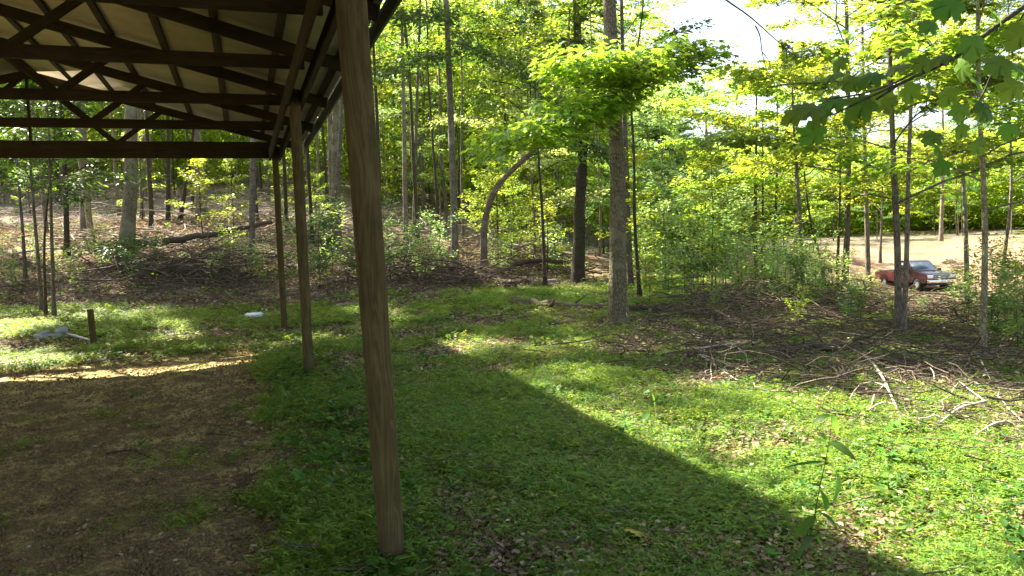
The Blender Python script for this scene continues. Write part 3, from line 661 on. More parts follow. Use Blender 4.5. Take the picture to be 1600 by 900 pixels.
def shade_tree():  # unseen tree, added so its boughs break up the roof's shadow edge
    b = np.array([-12.3, 6.0, g1(-12.3, 6.0)]); gw, gl = tree_geo(46, 15, 0.22, 8.5, 4.0, 14, 9000, 0.15, 'L4', None, (0.1, 0.5), 0.25, 'full', 9, 2, 5)
    r_ = np.random.default_rng(77)
    for tx, ty, tz, wd, n_ in [(-5.0, 13.4, 7.5, 0.7, 260), (-4.5, 12.0, 7.3, 0.7, 300), (-4.1, 10.6, 7.6, 0.8, 340), (-3.8, 9.6, 7.4, 0.8, 340), (-3.4, 8.7, 7.2, 0.8, 300), (-2.6, 8.1, 7.6, 0.8, 260)]:
        t_ = np.array([tx, ty, tz]) - b; k_ = t_ * np.array([0.62, 0.62, 1.0]); k_[2] = t_[2] + 0.3
        c = curve(np.array([0, 0, 6.2]), k_, 9, 0.02, r_, 0.03); gw.tube(c, np.linspace(0.07, 0.03, 9), 5, 0.5, cap=False)
        spray(gw, gl, k_, t_, wd, n_, 0.13, 'M3', r_, 0.03, 0.03, 0.5, 8, 0.12, 0.1)
    place_pair("tree", gw, gl, b, 0, M['bark'], M['leafdark'], "unseen tree added left of the carport to dapple the lawn with shade", "tree")
shade_tree()
# ------------------------------------------------------------------ the forest behind: every trunk a tree of its own, meshes shared
poles = [tree_geo(100 + k, 18 + 1.2 * k, 0.075 + 0.014 * k, 7.5 + 0.8 * k, 3.2, 13, 2700, 0.21, 'L2', None, (0.3, 0.8), 0.3, 'round', 7, 2, 4, 0.3) for k in range(5)]
unders = [tree_geo(200 + k, 7.5 + 0.8 * k, 0.065, 1.3 + 0.3 * (k % 3), 3.0, 15, 5600, 0.17, 'L2', None, (-0.05, 0.4), 0.2, ['tier', 'round'][k % 2], 5, 2, 4, 0.3) for k in range(6)]
saps = [tree_geo(300 + k, 3.6 + 0.4 * k, 0.028, 0.7, 1.5, 10, 1300, 0.13, 'L4', None, (0.0, 0.45), 0.25, 'tier', 5, 1, 4, 0.3) for k in range(4)]
shrubs = [tree_geo(400 + k, 1.2 + 0.2 * k, 0.014, 0.12, 0.85, 11, 800, 0.10, 'L4', None, (0.2, 0.9), 0.3, 'flat', 4, 1, 3, 0.1) for k in range(5)]
def protos(lst, name, mw, ml, label, cat, group):
    return [place_pair(name, gw, gl, (0, 0, 0), 0, M[mw[i % len(mw)]], M[ml[i % len(ml)]], label, cat, group) for i, (gw, gl) in enumerate(lst)]
G_POLE = "tall slender trees of the forest behind"
PR = {
 'pole': protos(poles, "forest_tree", ['bark', 'barkdark', 'bark', 'barkmoss', 'bark'], ['leaf', 'leafdark', 'leafpale', 'leaf', 'leafdark'], "tall slender forest tree with a high leafy crown behind the clearing edge", "tree", G_POLE),
 'under': protos(unders, "understory_tree", ['bark', 'barkdark'], ['leaf', 'leafpale', 'leafdark'], "low spreading understory tree with tiers of yellow green leaves among the poles", "tree", "understory trees in the forest"),
 'sap': protos(saps, "sapling", ['barkdark'], ['leaf'], "small leafy sapling growing among the brush at the forest edge", "sapling", "saplings at the forest edge"),
 'shrub': protos(shrubs, "shrub", ['barkdark'], ['leafpale', 'leafdark', 'leaf', 'leafpale'], "knee to waist high leafy shrub among brush and litter", "shrub", "shrubs among the brush"),
}
used = {k: set() for k in PR}
def put(kind, x, y, sc, r_, idx=None):
    k = int(r_.integers(len(PR[kind]))) if idx is None else idx
    loc = (x, y, g1(x, y)); rz = r_.uniform(0, 2 * pi)
    if k not in used[kind]:
        used[kind].add(k); o = PR[kind][k]; o.location = loc; o.rotation_euler = (0, 0, rz); o.scale = (sc,) * 3
    else: o = copy_tree(PR[kind][k], loc, rz, sc)
    return o
rf = np.random.default_rng(21)
def in_clear(x, y, m=1.5):
    return min(float(sdpoly(np.array([x]), np.array([y]), q)[0]) for q in (CLEAR, PATH, ROAD)) < m
pos_list = []
def try_put(kind, n_, d0, d1, px0, px1, scr, mind, reject=None, pw=1.0, idx=None):
    c = 0; t = 0
    while c < n_ and t < n_ * 30:
        t += 1
        d = d0 + (d1 - d0) * rf.random() ** pw; px = rf.uniform(px0, px1); x, y = P(px, 400, d)[:2]
        if in_clear(x, y): continue
        if 1340 < px < 1535 and d < 52: continue
        if kind != 'shrub' and 1130 < px < 1700 and d < 40 and rf.random() < 0.75: continue
        if reject and reject(px, d): continue
        if kind in ('under', 'sap') and 575 < px < 745 and d < 42: continue
        if any((x - a) ** 2 + (y - b) ** 2 < mind ** 2 for a, b, k_ in pos_list if k_ == kind): continue
        pos_list.append((x, y, kind)); put(kind, x, y, rf.uniform(*scr), rf, idx); c += 1
gap = lambda px, d: (1020 < px < 1180) and d > 30
try_put('pole', 58, 28, 105, 0, 560, (0.8, 1.15), 2.2, gap, 0.8)
try_put('pole', 60, 27, 105, 560, 1000, (0.8, 1.15), 1.8, gap, 0.8)
try_put('pole', 40, 34, 100, 0, 1000, (0.62, 0.8), 1.2, gap, 0.8)
try_put('pole', 12, 45, 100, -350, 0, (0.8, 1.15), 3, gap, 0.8)
try_put('pole', 34, 78, 140, 1000, 2000, (0.5, 0.72), 3.5, lambda px, d: px < 1260)
try_put('under', 13, 44, 95, -150, 560, (0.7, 1.1), 3.5, None, 0.9)
try_put('under', 48, 27, 95, 560, 1150, (0.7, 1.2), 2.6, None, 0.9)
try_put('under', 50, 78, 125, 1000, 1900, (0.8, 1.5), 3.0)
try_put('under', 16, 40, 60, 1000, 1300, (0.7, 1.0), 2.6)
try_put('sap', 8, 26, 50, -100, 560, (0.7, 1.0), 2.0)
try_put('sap', 18, 22, 45, 745, 1120, (0.7, 1.2), 2.0)
try_put('sap', 6, 15, 30, 1480, 1800, (0.7, 1.1), 2.0)
for kind in PR:
    for i, o in enumerate(PR[kind]):
        if i not in used[kind]: 
            x, y = P(200 + 90 * i, 400, 50 + 7 * i)[:2]; put(kind, x, y, 1.0, rf, i)
# shrubs: along the bank, by the path and on the slope below the brush
def shrub_at(px, d, sc):
    if px < 430: sc *= 0.55
    elif px < 700: sc *= 0.85
    p = GD(px, d); put('shrub', p[0], p[1], sc, rf)
for px, d, sc in [(470, 19.5, 1.0), (500, 20, 1.2), (520, 21, 1.1), (560, 19.5, 0.8), (610, 19.5, 0.9), (640, 20.5, 1.0), (665, 19.3, 0.8), (690, 21, 0.9), (395, 21, 1.1), (360, 22, 1.2), (335, 20.5, 0.8), (410, 20, 0.7),
                  (120, 19, 0.7), (210, 20, 0.9), (240, 21, 0.8), (20, 19, 0.9), (60, 22, 0.9), (160, 23, 1.0), (780, 23, 0.7), (800, 27, 1.0), (870, 26, 0.8), (835, 30, 1.0),
                  (1010, 22, 0.9), (1040, 23, 1.1), (1070, 22, 1.2), (1100, 23, 1.3), (1135, 22, 1.2), (1160, 24, 1.3), (1050, 27, 1.5), (1090, 28, 1.6), (1130, 27, 1.5), (1180, 22, 1.0), (1210, 21, 0.9), (1235, 20, 0.8), (1000, 30, 1.4), (1025, 33, 1.6),
                  (1270, 20, 0.7), (1300, 19, 0.7), (1340, 18, 0.6), (1365, 20, 0.4), (1440, 17, 0.25), (1480, 18, 0.3), (1510, 16, 0.5), (1550, 15, 0.8), (1585, 15, 0.9), (1600, 13, 0.7), (1560, 12.2, 0.5), (1590, 11.5, 0.6), (1330, 15.5, 0.45), (1250, 14.5, 0.4), (1640, 14, 0.9), (1120, 16, 0.4), (1180, 18, 0.6), (1215, 17.5, 0.7), (1245, 18.5, 0.8), (1275, 17, 0.6), (1290, 22, 0.8), (1312, 20.5, 0.7), (1345, 22, 0.6), (1230, 24, 1.1), (1265, 26, 1.1), (1195, 26, 1.2), (1155, 19, 0.8), (1500, 19, 0.8), (1525, 17.5, 0.8), (1590, 18, 1.0), (1570, 14.2, 0.7), (1420, 21, 0.35), (1465, 20, 0.35), (1395, 16.5, 0.35), (1080, 19, 0.8), (1045, 18, 0.6), (1015, 17, 0.5)]:
    shrub_at(px, d, sc)

# ------------------------------------------------------------------ scattering of what nobody could count
def scatter(name, P_, ROT, SC, srcs, label, cat):
    me = bpy.data.meshes.new(name); me.vertices.add(len(P_)); me.vertices.foreach_set("co", np.asarray(P_, float).ravel())
    for nm, ty, ar in (("rot", 'FLOAT_VECTOR', ROT), ("scl", 'FLOAT', SC), ("idx", 'INT', rng.integers(0, len(srcs), len(P_)))):
        at = me.attributes.new(nm, ty, 'POINT'); at.data.foreach_set("vector" if ty == 'FLOAT_VECTOR' else "value", np.asarray(ar).ravel())
    o = bpy.data.objects.new(name, me); COL.objects.link(o)
    gt = bpy.data.node_groups.new(name + "_scatter", 'GeometryNodeTree')
    gt.interface.new_socket("Geometry", in_out='INPUT', socket_type='NodeSocketGeometry'); gt.interface.new_socket("Geometry", in_out='OUTPUT', socket_type='NodeSocketGeometry')
    gi = gt.nodes.new("NodeGroupInput"); go = gt.nodes.new("NodeGroupOutput")
    m2p = gt.nodes.new("GeometryNodeMeshToPoints"); gt.links.new(gi.outputs[0], m2p.inputs[0])
    cur = None; outs = []
    def na(nm, ty):
        q = gt.nodes.new("GeometryNodeInputNamedAttribute"); q.data_type = ty; q.inputs[0].default_value = nm; return q.outputs[0]
    jn = gt.nodes.new("GeometryNodeJoinGeometry")
    for k, s in enumerate(srcs):
        oi = gt.nodes.new("GeometryNodeObjectInfo"); oi.inputs['Object'].default_value = s; oi.inputs['As Instance'].default_value = True
        ip = gt.nodes.new("GeometryNodeInstanceOnPoints"); gt.links.new(m2p.outputs[0], ip.inputs['Points']); gt.links.new(oi.outputs['Geometry'], ip.inputs['Instance'])
        cmp_ = gt.nodes.new("FunctionNodeCompare"); cmp_.data_type = 'INT'; cmp_.operation = 'EQUAL'
        gt.links.new(na("idx", 'INT'), cmp_.inputs[2]); cmp_.inputs[3].default_value = k
        gt.links.new(cmp_.outputs[0], ip.inputs['Selection'])
        e2r = gt.nodes.new("FunctionNodeEulerToRotation"); gt.links.new(na("rot", 'FLOAT_VECTOR'), e2r.inputs[0]); gt.links.new(e2r.outputs[0], ip.inputs['Rotation'])
        gt.links.new(na("scl", 'FLOAT'), ip.inputs['Scale']); gt.links.new(ip.outputs[0], jn.inputs[0])
    gt.links.new(jn.outputs[0], go.inputs[0])
    md = o.modifiers.new("scatter", 'NODES'); md.node_group = gt
    tag(o, label, cat, None, 'stuff'); return o
def src(name, g, mat): return bpy.data.objects.new(name, g.mesh(name, mat))
def sample(n_, r0, r1, a0=-43, a1=43, pw=None):
    """points whose density falls as 1/r^2 (log-uniform in r), or uniform over the area"""
    r = np.exp(rng.uniform(math.log(r0), math.log(r1), n_)) if pw is None else np.sqrt(rng.uniform(r0 ** 2, r1 ** 2, n_))
    a = np.radians(rng.uniform(a0, a1, n_)); return r * np.sin(a), r * np.cos(a), r

def tuft(seed, nst, bl, hgt, rad):
    r_ = np.random.default_rng(seed); g = Geo(); PO = []; D = []; Sz = []
    for s in range(nst):
        b = np.append(r_.normal(0, rad, 2), 0); az = r_.uniform(0, 2 * pi); h = hgt * r_.uniform(0.4, 1.2); ln = r_.uniform(0.2, 1.0) * h
        nb = r_.integers(3, 7)
        for k in range(nb):
            t = (k + 0.7) / nb; p = b + np.array([cos(az) * ln * t, sin(az) * ln * t, h * t * (1.25 - 0.35 * t)])
            a2 = az + (1 if k % 2 else -1) * r_.uniform(0.6, 1.5); PO.append(p); D.append([cos(a2), sin(a2), r_.uniform(-0.15, 0.45)]); Sz.append(bl * r_.uniform(0.6, 1.25))
    PO = np.array(PO); m = len(PO); nr = np.stack([r_.normal(0, 0.35, m), r_.normal(0, 0.35, m), np.ones(m)], -1)
    put_leaves(g, PO, np.array(D), nr, np.array(Sz), 'B', np.clip(r_.normal(0.5, 0.25, m), 0, 1), r_); return g
tufts = [src("grass_tuft", tuft(k, 24, 0.040 + 0.003 * k, 0.045 + 0.009 * k, 0.085), M['grass']) for k in range(6)]
x, y, r = sample(105000, 2.6, 34)
fl, li, di, br, ba = masks(x, y)
pn = fbm(x, y, 1.3, 4, 71)
dens = sst(0.75, 0.0, fl) * (1 - di * 0.96) * (1 - 0.93 * li * np.where(br > 0.3, 0.75, 1)) * (0.12 + 0.88 * sst(0.40, 0.53, pn)) * np.where((br > 0.5), 0.75, 1) * np.where(ba > 0.5, 0.3, 1)
x0_, y0_ = GD(905, 14.3)[:2]
thin = sst(3.2, 1.0, np.hypot((x - x0_) * 0.55, y - y0_))   # short worn turf round the main trunk
dens = dens * (1 - 0.62 * thin)
u, v = uv_of(x, y)
dens = np.maximum(dens, 0.02 * (fbm(x, y, 0.5, 3, 77) > 0.63) * fl)
keep = rng.random(len(x)) < dens; x, y, r = x[keep], y[keep], r[keep]
hv = 0.6 + 0.9 * fbm(x, y, 0.6, 3, 73)
scatter("grass", np.stack([x, y, gz(x, y) - 0.01], -1), np.stack([rng.normal(0, 0.12, len(x)), rng.normal(0, 0.12, len(x)), rng.uniform(0, 6.28, len(x))], -1),
        hv * (0.72 + 0.034 * r), tufts, "bright green low grass and stilt grass carpeting the clearing", "grass")
print("tufts", len(x))
# broad-leaved weeds in the grass
def weedg(seed):
    r_ = np.random.default_rng(seed); g = Geo(); n_ = 14; az = r_.uniform(0, 6.28, n_); el = r_.uniform(0.05, 0.7, n_)
    b = np.stack([np.cos(az) * 0.03, np.sin(az) * 0.03, 0.02 + r_.random(n_) * 0.10], -1)
    put_leaves(g, b, np.stack([np.cos(az), np.sin(az), el], -1), np.stack([r_.normal(0, .2, n_), r_.normal(0, .2, n_), np.ones(n_)], -1), 0.075 * r_.uniform(.5, 1.3, n_), 'L4', None, r_)
    return g
weeds_ = [src("weed_tuft", weedg(k), M['weed']) for k in range(4)]
x, y, r = sample(9000, 2.8, 60); fl, li, di, br, ba = masks(x, y)
pn = fbm(x, y, 0.9, 3, 171)
keep = rng.random(len(x)) < (1 - 0.97 * fl) * (1 - di) * (0.12 + 0.8 * (pn > 0.52)) * (0.45 + 0.4 * (br + ba) + 0.4 * (r > 25)); x, y, r = x[keep], y[keep], r[keep]
u, v = uv_of(x, y)
n_ = 300; uu = rng.uniform(2.5, 14.5, n_); vv = rng.normal(0.62, 0.28, n_); ex = -uu * SINT + vv * COST; ey = uu * COST + vv * SINT
x = np.append(x, ex); y = np.append(y, ey); r = np.append(r, np.full(n_, 10.0))
scatter("weeds", np.stack([x, y, gz(x, y)], -1), np.stack([rng.normal(0, 0.15, len(x)), rng.normal(0, 0.15, len(x)), rng.uniform(0, 6.28, len(x))], -1),
        rng.uniform(0.4, 1.0, len(x)) * (0.7 + 0.035 * r), weeds_, "low broad leaved weeds mixed into grass and brush", "weeds")
# dead leaves
def littg(seed, n_=26, s=0.055, rad=0.2):
    r_ = np.random.default_rng(seed); g = Geo(); p = np.column_stack([r_.normal(0, rad, (n_, 2)), r_.uniform(0.0, 0.03, n_)])
    az = r_.uniform(0, 6.28, n_); nr = np.stack([r_.normal(0, .45, n_), r_.normal(0, .45, n_), np.ones(n_)], -1)
    put_leaves(g, p, np.stack([np.cos(az), np.sin(az), r_.normal(0, .25, n_)], -1), nr, s * r_.uniform(.6, 1.4, n_), 'L4', None, r_); return g
litts = [src("leaf_clump", littg(k), M['litter']) for k in range(5)]
x, y, r = sample(30000, 2.6, 42); fl, li, di, br, ba = masks(x, y)
edge = np.exp(-((uv_of(x, y)[1] - 0.35) / 0.35) ** 2)
keep = rng.random(len(x)) < np.clip(0.75 * li + 0.10 + 0.10 * edge, 0, 1) * (1 - 0.93 * fl) * (1 - di); x, y, r = x[keep], y[keep], r[keep]
scatter("leaf_litter", np.stack([x, y, gz(x, y) + 0.004], -1), np.stack([rng.normal(0, 0.1, len(x)), rng.normal(0, 0.1, len(x)), rng.uniform(0, 6.28, len(x))], -1),
        0.48 + 0.045 * r, litts, "pinkish brown dead leaves lying under the brush and on bare patches", "leaf litter")
print("litter", len(x))
# clods and crumbs on the dirt floor
def clodg(seed):
    r_ = np.random.default_rng(seed); g = Geo()
    for _ in range(9):
        c = np.append(r_.normal(0, 0.11, 2), 0.0); s = r_.uniform(0.004, 0.019)
        q = r_.normal(0, 1, (6, 3)); q = np.array([(1, 0, 0), (0, 1, 0), (-1, 0, 0), (0, -1, 0), (0, 0, .8), (0, 0, -.8)]) * r_.uniform(0.6, 1.3, (6, 1)) * s + c
        g.add(q, [(0, 1, 4), (1, 2, 4), (2, 3, 4), (3, 0, 4), (1, 0, 5), (2, 1, 5), (3, 2, 5), (0, 3, 5)], r_.random())
    return g
M['clod'] = plain("soil_crumbs", (0.18, 0.125, 0.06), 0.95, 0, 0.35, 12, 0.1)
clods = [src("clod_cluster", clodg(k), M['clod']) for k in range(4)]
x, y, r = sample(22000, 2.6, 16, -45, 5); fl = floor_mask(x, y); keep = rng.random(len(x)) < fl * 0.8; x, y, r = x[keep], y[keep], r[keep]
scatter("soil_crumbs", np.stack([x, y, gz(x, y)], -1), np.stack([0 * x, 0 * x, rng.uniform(0, 6.28, len(x))], -1), rng.uniform(0.5, 1.3, len(x)) * (0.8 + 0.03 * r), clods, "crumbs and small clods of dry soil on the carport floor", "soil crumbs")
# far-off wood that reads as one mass behind the trees one can tell apart
def clump(seed, n_=85, R_=1.3, ls=0.27):
    r_ = np.random.default_rng(seed); g = Geo(); p = r_.normal(0, 1, (n_, 3)) * np.array([R_, R_, R_ * 0.42]) * 0.55
    az = r_.uniform(0, 6.28, n_); put_leaves(g, p, np.stack([np.cos(az), np.sin(az), r_.normal(-.2, .3, n_)], -1), np.stack([r_.normal(0, .4, n_), r_.normal(0, .4, n_), np.ones(n_)], -1), ls * r_.uniform(.6, 1.2, n_), 'L2', np.clip(r_.normal(.5, .25, n_), 0, 1), r_); return g
clumps = [src("leaf_mass", clump(k), M['leaf']) for k in range(5)]
n_ = 26000; x, y, r = sample(n_, 62, 170, -48, 48, 1); gzz = gz(x, y)
top = np.where(x / y > 0.22, 13.0, 24.0) * (0.65 + 0.6 * fbm(x, y, 14, 3, 91)); hh = 0.3 + top * rng.random(n_) ** 0.9
keep = (sdpoly(x, y, CLEAR) > 3) & ~((x / y > 0.2) & (r < 112)) & (vn(x + hh * 3, y - hh * 2, 7, 5) + 0.35 * vn(x - hh, y + hh * 2, 2.5, 6) > 0.42) & ~((x / y > 0.2) & (r < 84)); x, y, r, hh, gzz = x[keep], y[keep], r[keep], hh[keep], gzz[keep]
scatter("far_woods", np.stack([x, y, gzz + hh], -1), np.stack([rng.normal(0, .3, len(x)), rng.normal(0, .3, len(x)), rng.uniform(0, 6.28, len(x))], -1), rng.uniform(.8, 1.7, len(x)) * (0.6 + r / 160), clumps, "distant woods reading as one bright mass of foliage on the hillside", "woods")
# fallen twigs
def stickg(seed, n_, ln, r0, hz, rad, fork=True):
    r_ = np.random.default_rng(seed); g = Geo()
    for _ in range(n_):
        c = np.append(r_.normal(0, rad, 2), r_.uniform(0, hz)); az = r_.uniform(0, 6.28); l_ = ln * r_.uniform(0.4, 1.3)
        d = np.array([cos(az), sin(az), r_.normal(0, 0.16)]) * l_ / 2; p = curve(c - d, c + d, 5, 0.07, r_); p[:, 2] = np.maximum(p[:, 2], 0.0)
        g.tube(p, np.linspace(r0, r0 * 0.35, 5) * r_.uniform(0.5, 1.2), 4, r_.random(), cap=False)
        if fork and r_.random() < 0.6:
            k = r_.integers(1, 4); a2 = az + r_.choice([-1, 1]) * r_.uniform(0.5, 1.0); e = p[k] + np.array([cos(a2), sin(a2), r_.uniform(-.1, .4)]) * l_ * 0.35
            g.tube(curve(p[k], e, 4, 0.08, r_), np.linspace(r0 * 0.5, r0 * 0.2, 4), 3, 0.5, cap=False)
    return g
twigs = [src("twig_cluster", stickg(k, 7, 0.5, 0.006, 0.04, 0.25), M['dead']) for k in range(4)]
x, y, r = sample(5200, 3, 40); fl, li, di, br, ba = masks(x, y)
keep = rng.random(len(x)) < np.clip(br * 0.6 + ba * 0.7 + 0.04 + 0.5 * (r > 24), 0, 1) * (1 - 0.97 * fl) * (1 - di); x, y, r = x[keep], y[keep], r[keep]
scatter("twigs", np.stack([x, y, gz(x, y) + 0.01], -1), np.stack([rng.normal(0, 0.1, len(x)), rng.normal(0, 0.1, len(x)), rng.uniform(0, 6.28, len(x))], -1), 0.7 + 0.04 * r, twigs, "thin dead twigs scattered over the litter and brush", "twigs")

# ------------------------------------------------------------------ brush piles and fallen wood
def on_ground(pxs, dz=0.0):
    out = []
    for q in pxs:
        p = GP(q[0], q[1]) if len(q) == 2 or q[2] is None else P(q[0], q[1], q[2])
        if len(q) == 2 or q[2] is None: p = p + np.array([0, 0, dz])
        out.append(p)
    return np.array(out)
def smooth(p, m=14):
    cum = np.concatenate([[0], np.cumsum(np.linalg.norm(np.diff(p, axis=0), axis=1))]); t = np.linspace(0, cum[-1], m)
    q = np.column_stack([np.interp(t, cum, p[:, i]) for i in range(3)])
    q[1:-1] = 0.25 * q[:-2] + 0.5 * q[1:-1] + 0.25 * q[2:]; return q
def log(label, pxs, r0, r1, mat='dead', name="fallen_log", forks=0, seed=0, lift=None, cat="log"):
    r_ = np.random.default_rng(seed + 900); lift = r0 * 0.7 if lift is None else lift
    p = smooth(on_ground(pxs, lift), 18); p[1:-1] += r_.normal(0, 0.02, (len(p) - 2, 3)); loc = p[len(p) // 2].copy()
    g = Geo(); g.tube(p, np.linspace(r0, r1, 18), 9, 0.5, True, 0.05, r_)
    o = g.obj(name, M[mat], smooth=True, loc=loc); tag(o, label, cat)
    if forks:
        for _ in range(forks):
            k = r_.integers(4, 16); d = p[min(k + 2, 17)] - p[k - 2]; d /= np.linalg.norm(d); a = r_.choice([-1, 1]) * r_.uniform(0.5, 1.1)
            e = p[k] + (d * cos(a) + np.cross(d, [0, 0, 1]) * sin(a) + np.array([0, 0, r_.uniform(0.1, 0.6)])) * r_.uniform(0.3, 0.9)
            f = Geo(); f.tube(curve(p[k], e, 6, 0.07, r_) - loc, np.linspace(r0 * 0.35, 0.006, 6), 5, 0.5); f.obj("branch_stub", M[mat], o)
    return o
log("pale barkless log lying across the sunlit grass left of the main trunk", [(752, 438), (790, 446), (850, 444), (910, 446), (962, 450)], 0.10, 0.07, 'deadpale')
log("weathered log in the shade between the grass and the main trunk", [(800, 476), (840, 482), (900, 486), (948, 488)], 0.10, 0.07, 'dead', forks=3, seed=3)
log("dark mossy log running right from the foot of the main trunk", [(978, 492), (1030, 493), (1080, 496), (1118, 502)], 0.11, 0.08, 'barkdark', forks=2, seed=4)
log("broken log end leaning out of the brush heap left of the pale log", [(735, 430, None), (770, 443), (800, 452)], 0.10, 0.13, 'dead', seed=5)
log("long pale pole lying across the brush under the carport", [(255, 378, 22), (330, 366, 22.2), (400, 352, 22.5), (425, 346, 22.6)], 0.10, 0.06, 'dead', seed=6)
log("white barked log on the hillside brush right of the kinked tree", [(760, 372, 31), (800, 384, 30.5), (840, 392, 30)], 0.11, 0.08, 'deadpale', seed=7)
log("thin pale trunk propped on the brush above the white log", [(765, 365, 32), (790, 357, 32), (800, 356, 32)], 0.06, 0.05, 'deadpale', seed=8)
log("curved grey log arching in the weeds behind the pale log", [(800, 415, 25), (820, 408, 25), (850, 406, 25), (880, 410, 25)], 0.09, 0.07, 'dead', seed=9)
log("thick forked branch with patchy pale bark lying in the brush", [(1072, 528), (1110, 540), (1150, 546), (1180, 548)], 0.055, 0.035, 'deadpale', forks=3, seed=10, name="fallen_branch", cat="branch")
log("long dark branch raised over the brush in the middle right", [(1168, 566), (1200, 556, 9.6), (1250, 542, 10.0), (1300, 540, 10.2), (1370, 545)], 0.06, 0.045, 'barkdark', forks=4, seed=11, name="fallen_branch", cat="branch")
log("dark mossy trunk lying at the upper edge of the right brush", [(1130, 505), (1200, 512), (1280, 520), (1350, 530)], 0.05, 0.04, 'barkdark', forks=2, seed=12)

def dead_branch(label, main, subs, r0, mat='deadpale', seed=0):
    """a bare branch: main line and side twigs, all points (px, py, lift above the ground in metres)"""
    def pt(q): p = GP(q[0], q[1] + 0); return p + np.array([0, 0, q[2] if len(q) > 2 else 0.02])
    r_ = np.random.default_rng(seed + 40); p = smooth(np.array([pt(q) for q in main]), 12); loc = p[0].copy()
    g = Geo(); g.tube(p - loc, np.linspace(r0, r0 * 0.4, 12), 6, 0.5)
    for s in subs:
        q = smooth(np.array([pt(a) for a in s]), 8); k = np.argmin(np.linalg.norm(p - q[0], axis=1)); q[0] = p[k]
        q[1:-1] += r_.normal(0, 0.012, (6, 3)); g.tube(q - loc, np.linspace(r0 * 0.55, r0 * 0.22, 8), 5, 0.5)
        for _ in range(2):
            j = r_.integers(3, 7); d = q[j] - q[j - 2]; e = q[j] + d * r_.uniform(0.4, 0.9) + np.append(r_.normal(0, 0.07, 2), r_.uniform(-0.02, 0.08))
            g.tube(curve(q[j], e, 4, 0.1, r_) - loc, np.linspace(r0 * 0.25, 0.002, 4), 4, 0.5)
    o = g.obj("dead_branch", M[mat], smooth=True); o.location = loc; tag(o, label, "branch"); return o
dead_branch("bleached branch with many drooping twigs reaching onto the grass", [(1178, 552, .14), (1150, 556, .16), (1110, 558, .14), (1085, 562, .1)],
            [[(1100, 556, .14), (1070, 570, .1), (1050, 580, .03)], [(1095, 558, .1), (1085, 578, .06), (1070, 585, .02)], [(1105, 560, .1), (1103, 580, .06), (1098, 597, .02)],
             [(1112, 570, .1), (1112, 600, .05), (1100, 622, .0)], [(1142, 556, .12), (1135, 568, .1), (1128, 580, .05), (1140, 598, .03), (1144, 603, .01)],
             [(1150, 553, .12), (1156, 562, .1), (1150, 572, .05)], [(1165, 560, .1), (1170, 580, .08), (1165, 590, .05), (1145, 596, .02)], [(1150, 596, .06), (1160, 620, .01)],
             [(1178, 590, .05), (1180, 615, .05), (1175, 626, .03), (1170, 640, .01)]], 0.016, seed=1)
dead_branch("forked pale branch arching from the brush down to the sunny grass", [(1348, 568, .12), (1365, 590, .16), (1385, 622, .15), (1392, 640, .1), (1408, 658, .05), (1412, 680, .02)],
            [[(1390, 636, .12), (1375, 618, .16), (1345, 622, .14), (1320, 642, .03)], [(1388, 642, .1), (1360, 652, .08), (1340, 672, .02)], [(1372, 625, .1), (1355, 650, .05), (1338, 676, .02)]], 0.018, seed=2)
dead_branch("small pale forked twig lying left of the tall weed", [(1318, 596, .12), (1308, 608, .1), (1296, 626, .08), (1278, 638, .03)],
            [[(1310, 602, .1), (1295, 610, .08), (1288, 612, .05)], [(1306, 616, .08), (1290, 622, .06), (1270, 634, .02)]], 0.012, seed=3)
dead_branch("long crooked pale branch in the lower right brush", [(1600, 672, .05), (1560, 680, .1), (1535, 690, .08), (1512, 700, .03)],
            [[(1572, 660, .1), (1560, 640, .14), (1540, 636, .05)], [(1545, 686, .08), (1525, 694, .05), (1500, 690, .02)]], 0.014, seed=4)
dead_branch("pale branch curving along the front of the brush at right", [(1540, 645, .10), (1500, 660, .12), (1475, 672, .08), (1450, 685, .03)],
            [[(1515, 650, .12), (1490, 655, .1), (1475, 664, .05)], [(1470, 670, .1), (1440, 672, .08), (1415, 682, .03)], [(1505, 612, .12), (1478, 636, .12), (1465, 660, .05)]], 0.014, seed=5)
dead_branch("pair of pale sticks crossing on the brush near the right trees", [(1510, 555, .16), (1530, 580, .18), (1545, 602, .1), (1556, 620, .03)],
            [[(1520, 570, .15), (1505, 590, .1), (1498, 612, .05)], [(1530, 590, .1), (1550, 600, .1), (1565, 612, .02)]], 0.014, seed=6)
dead_branch("grey branch lying lengthwise in the middle of the right brush", [(1345, 568, .1), (1400, 582, .12), (1460, 598, .12), (1520, 612, .05)],
            [[(1400, 582, .1), (1415, 600, .1), (1420, 612, .03)], [(1450, 598, .1), (1480, 604, .1), (1500, 618, .03)]], 0.02, 'dead', seed=7)
dead_branch("thin grey twig on the litter below the main trunk", [(950, 532, .04), (985, 534, .05), (1010, 532, .03)], [[(985, 534, .05), (1000, 528, .03)]], 0.008, 'dead', seed=8)
dead_branch("dry fork of a stick lying on the dirt floor", [(325, 682, .01), (350, 686, .03), (378, 690, .01)], [[(334, 681, .02), (342, 668, .03), (346, 653, .01)]], 0.009, 'dead', seed=9)
dead_branch("thin crooked stick lying on the sunlit edge of the dirt floor", [(122, 574, .02), (180, 565, .03), (250, 556, .03), (300, 545, .01)], [[(180, 566, .02), (175, 580, .01)]], 0.014, 'dead', seed=10)
dead_branch("short straight stick on the dirt floor at left", [(130, 630, .01), (142, 622, .02), (150, 614, .01)], [], 0.008, 'deadpale', seed=11)
dead_branch("dark bent stick pressed into the dirt floor", [(165, 712, .01), (205, 710, .02), (240, 722, .01)], [], 0.008, 'barkdark', seed=12)

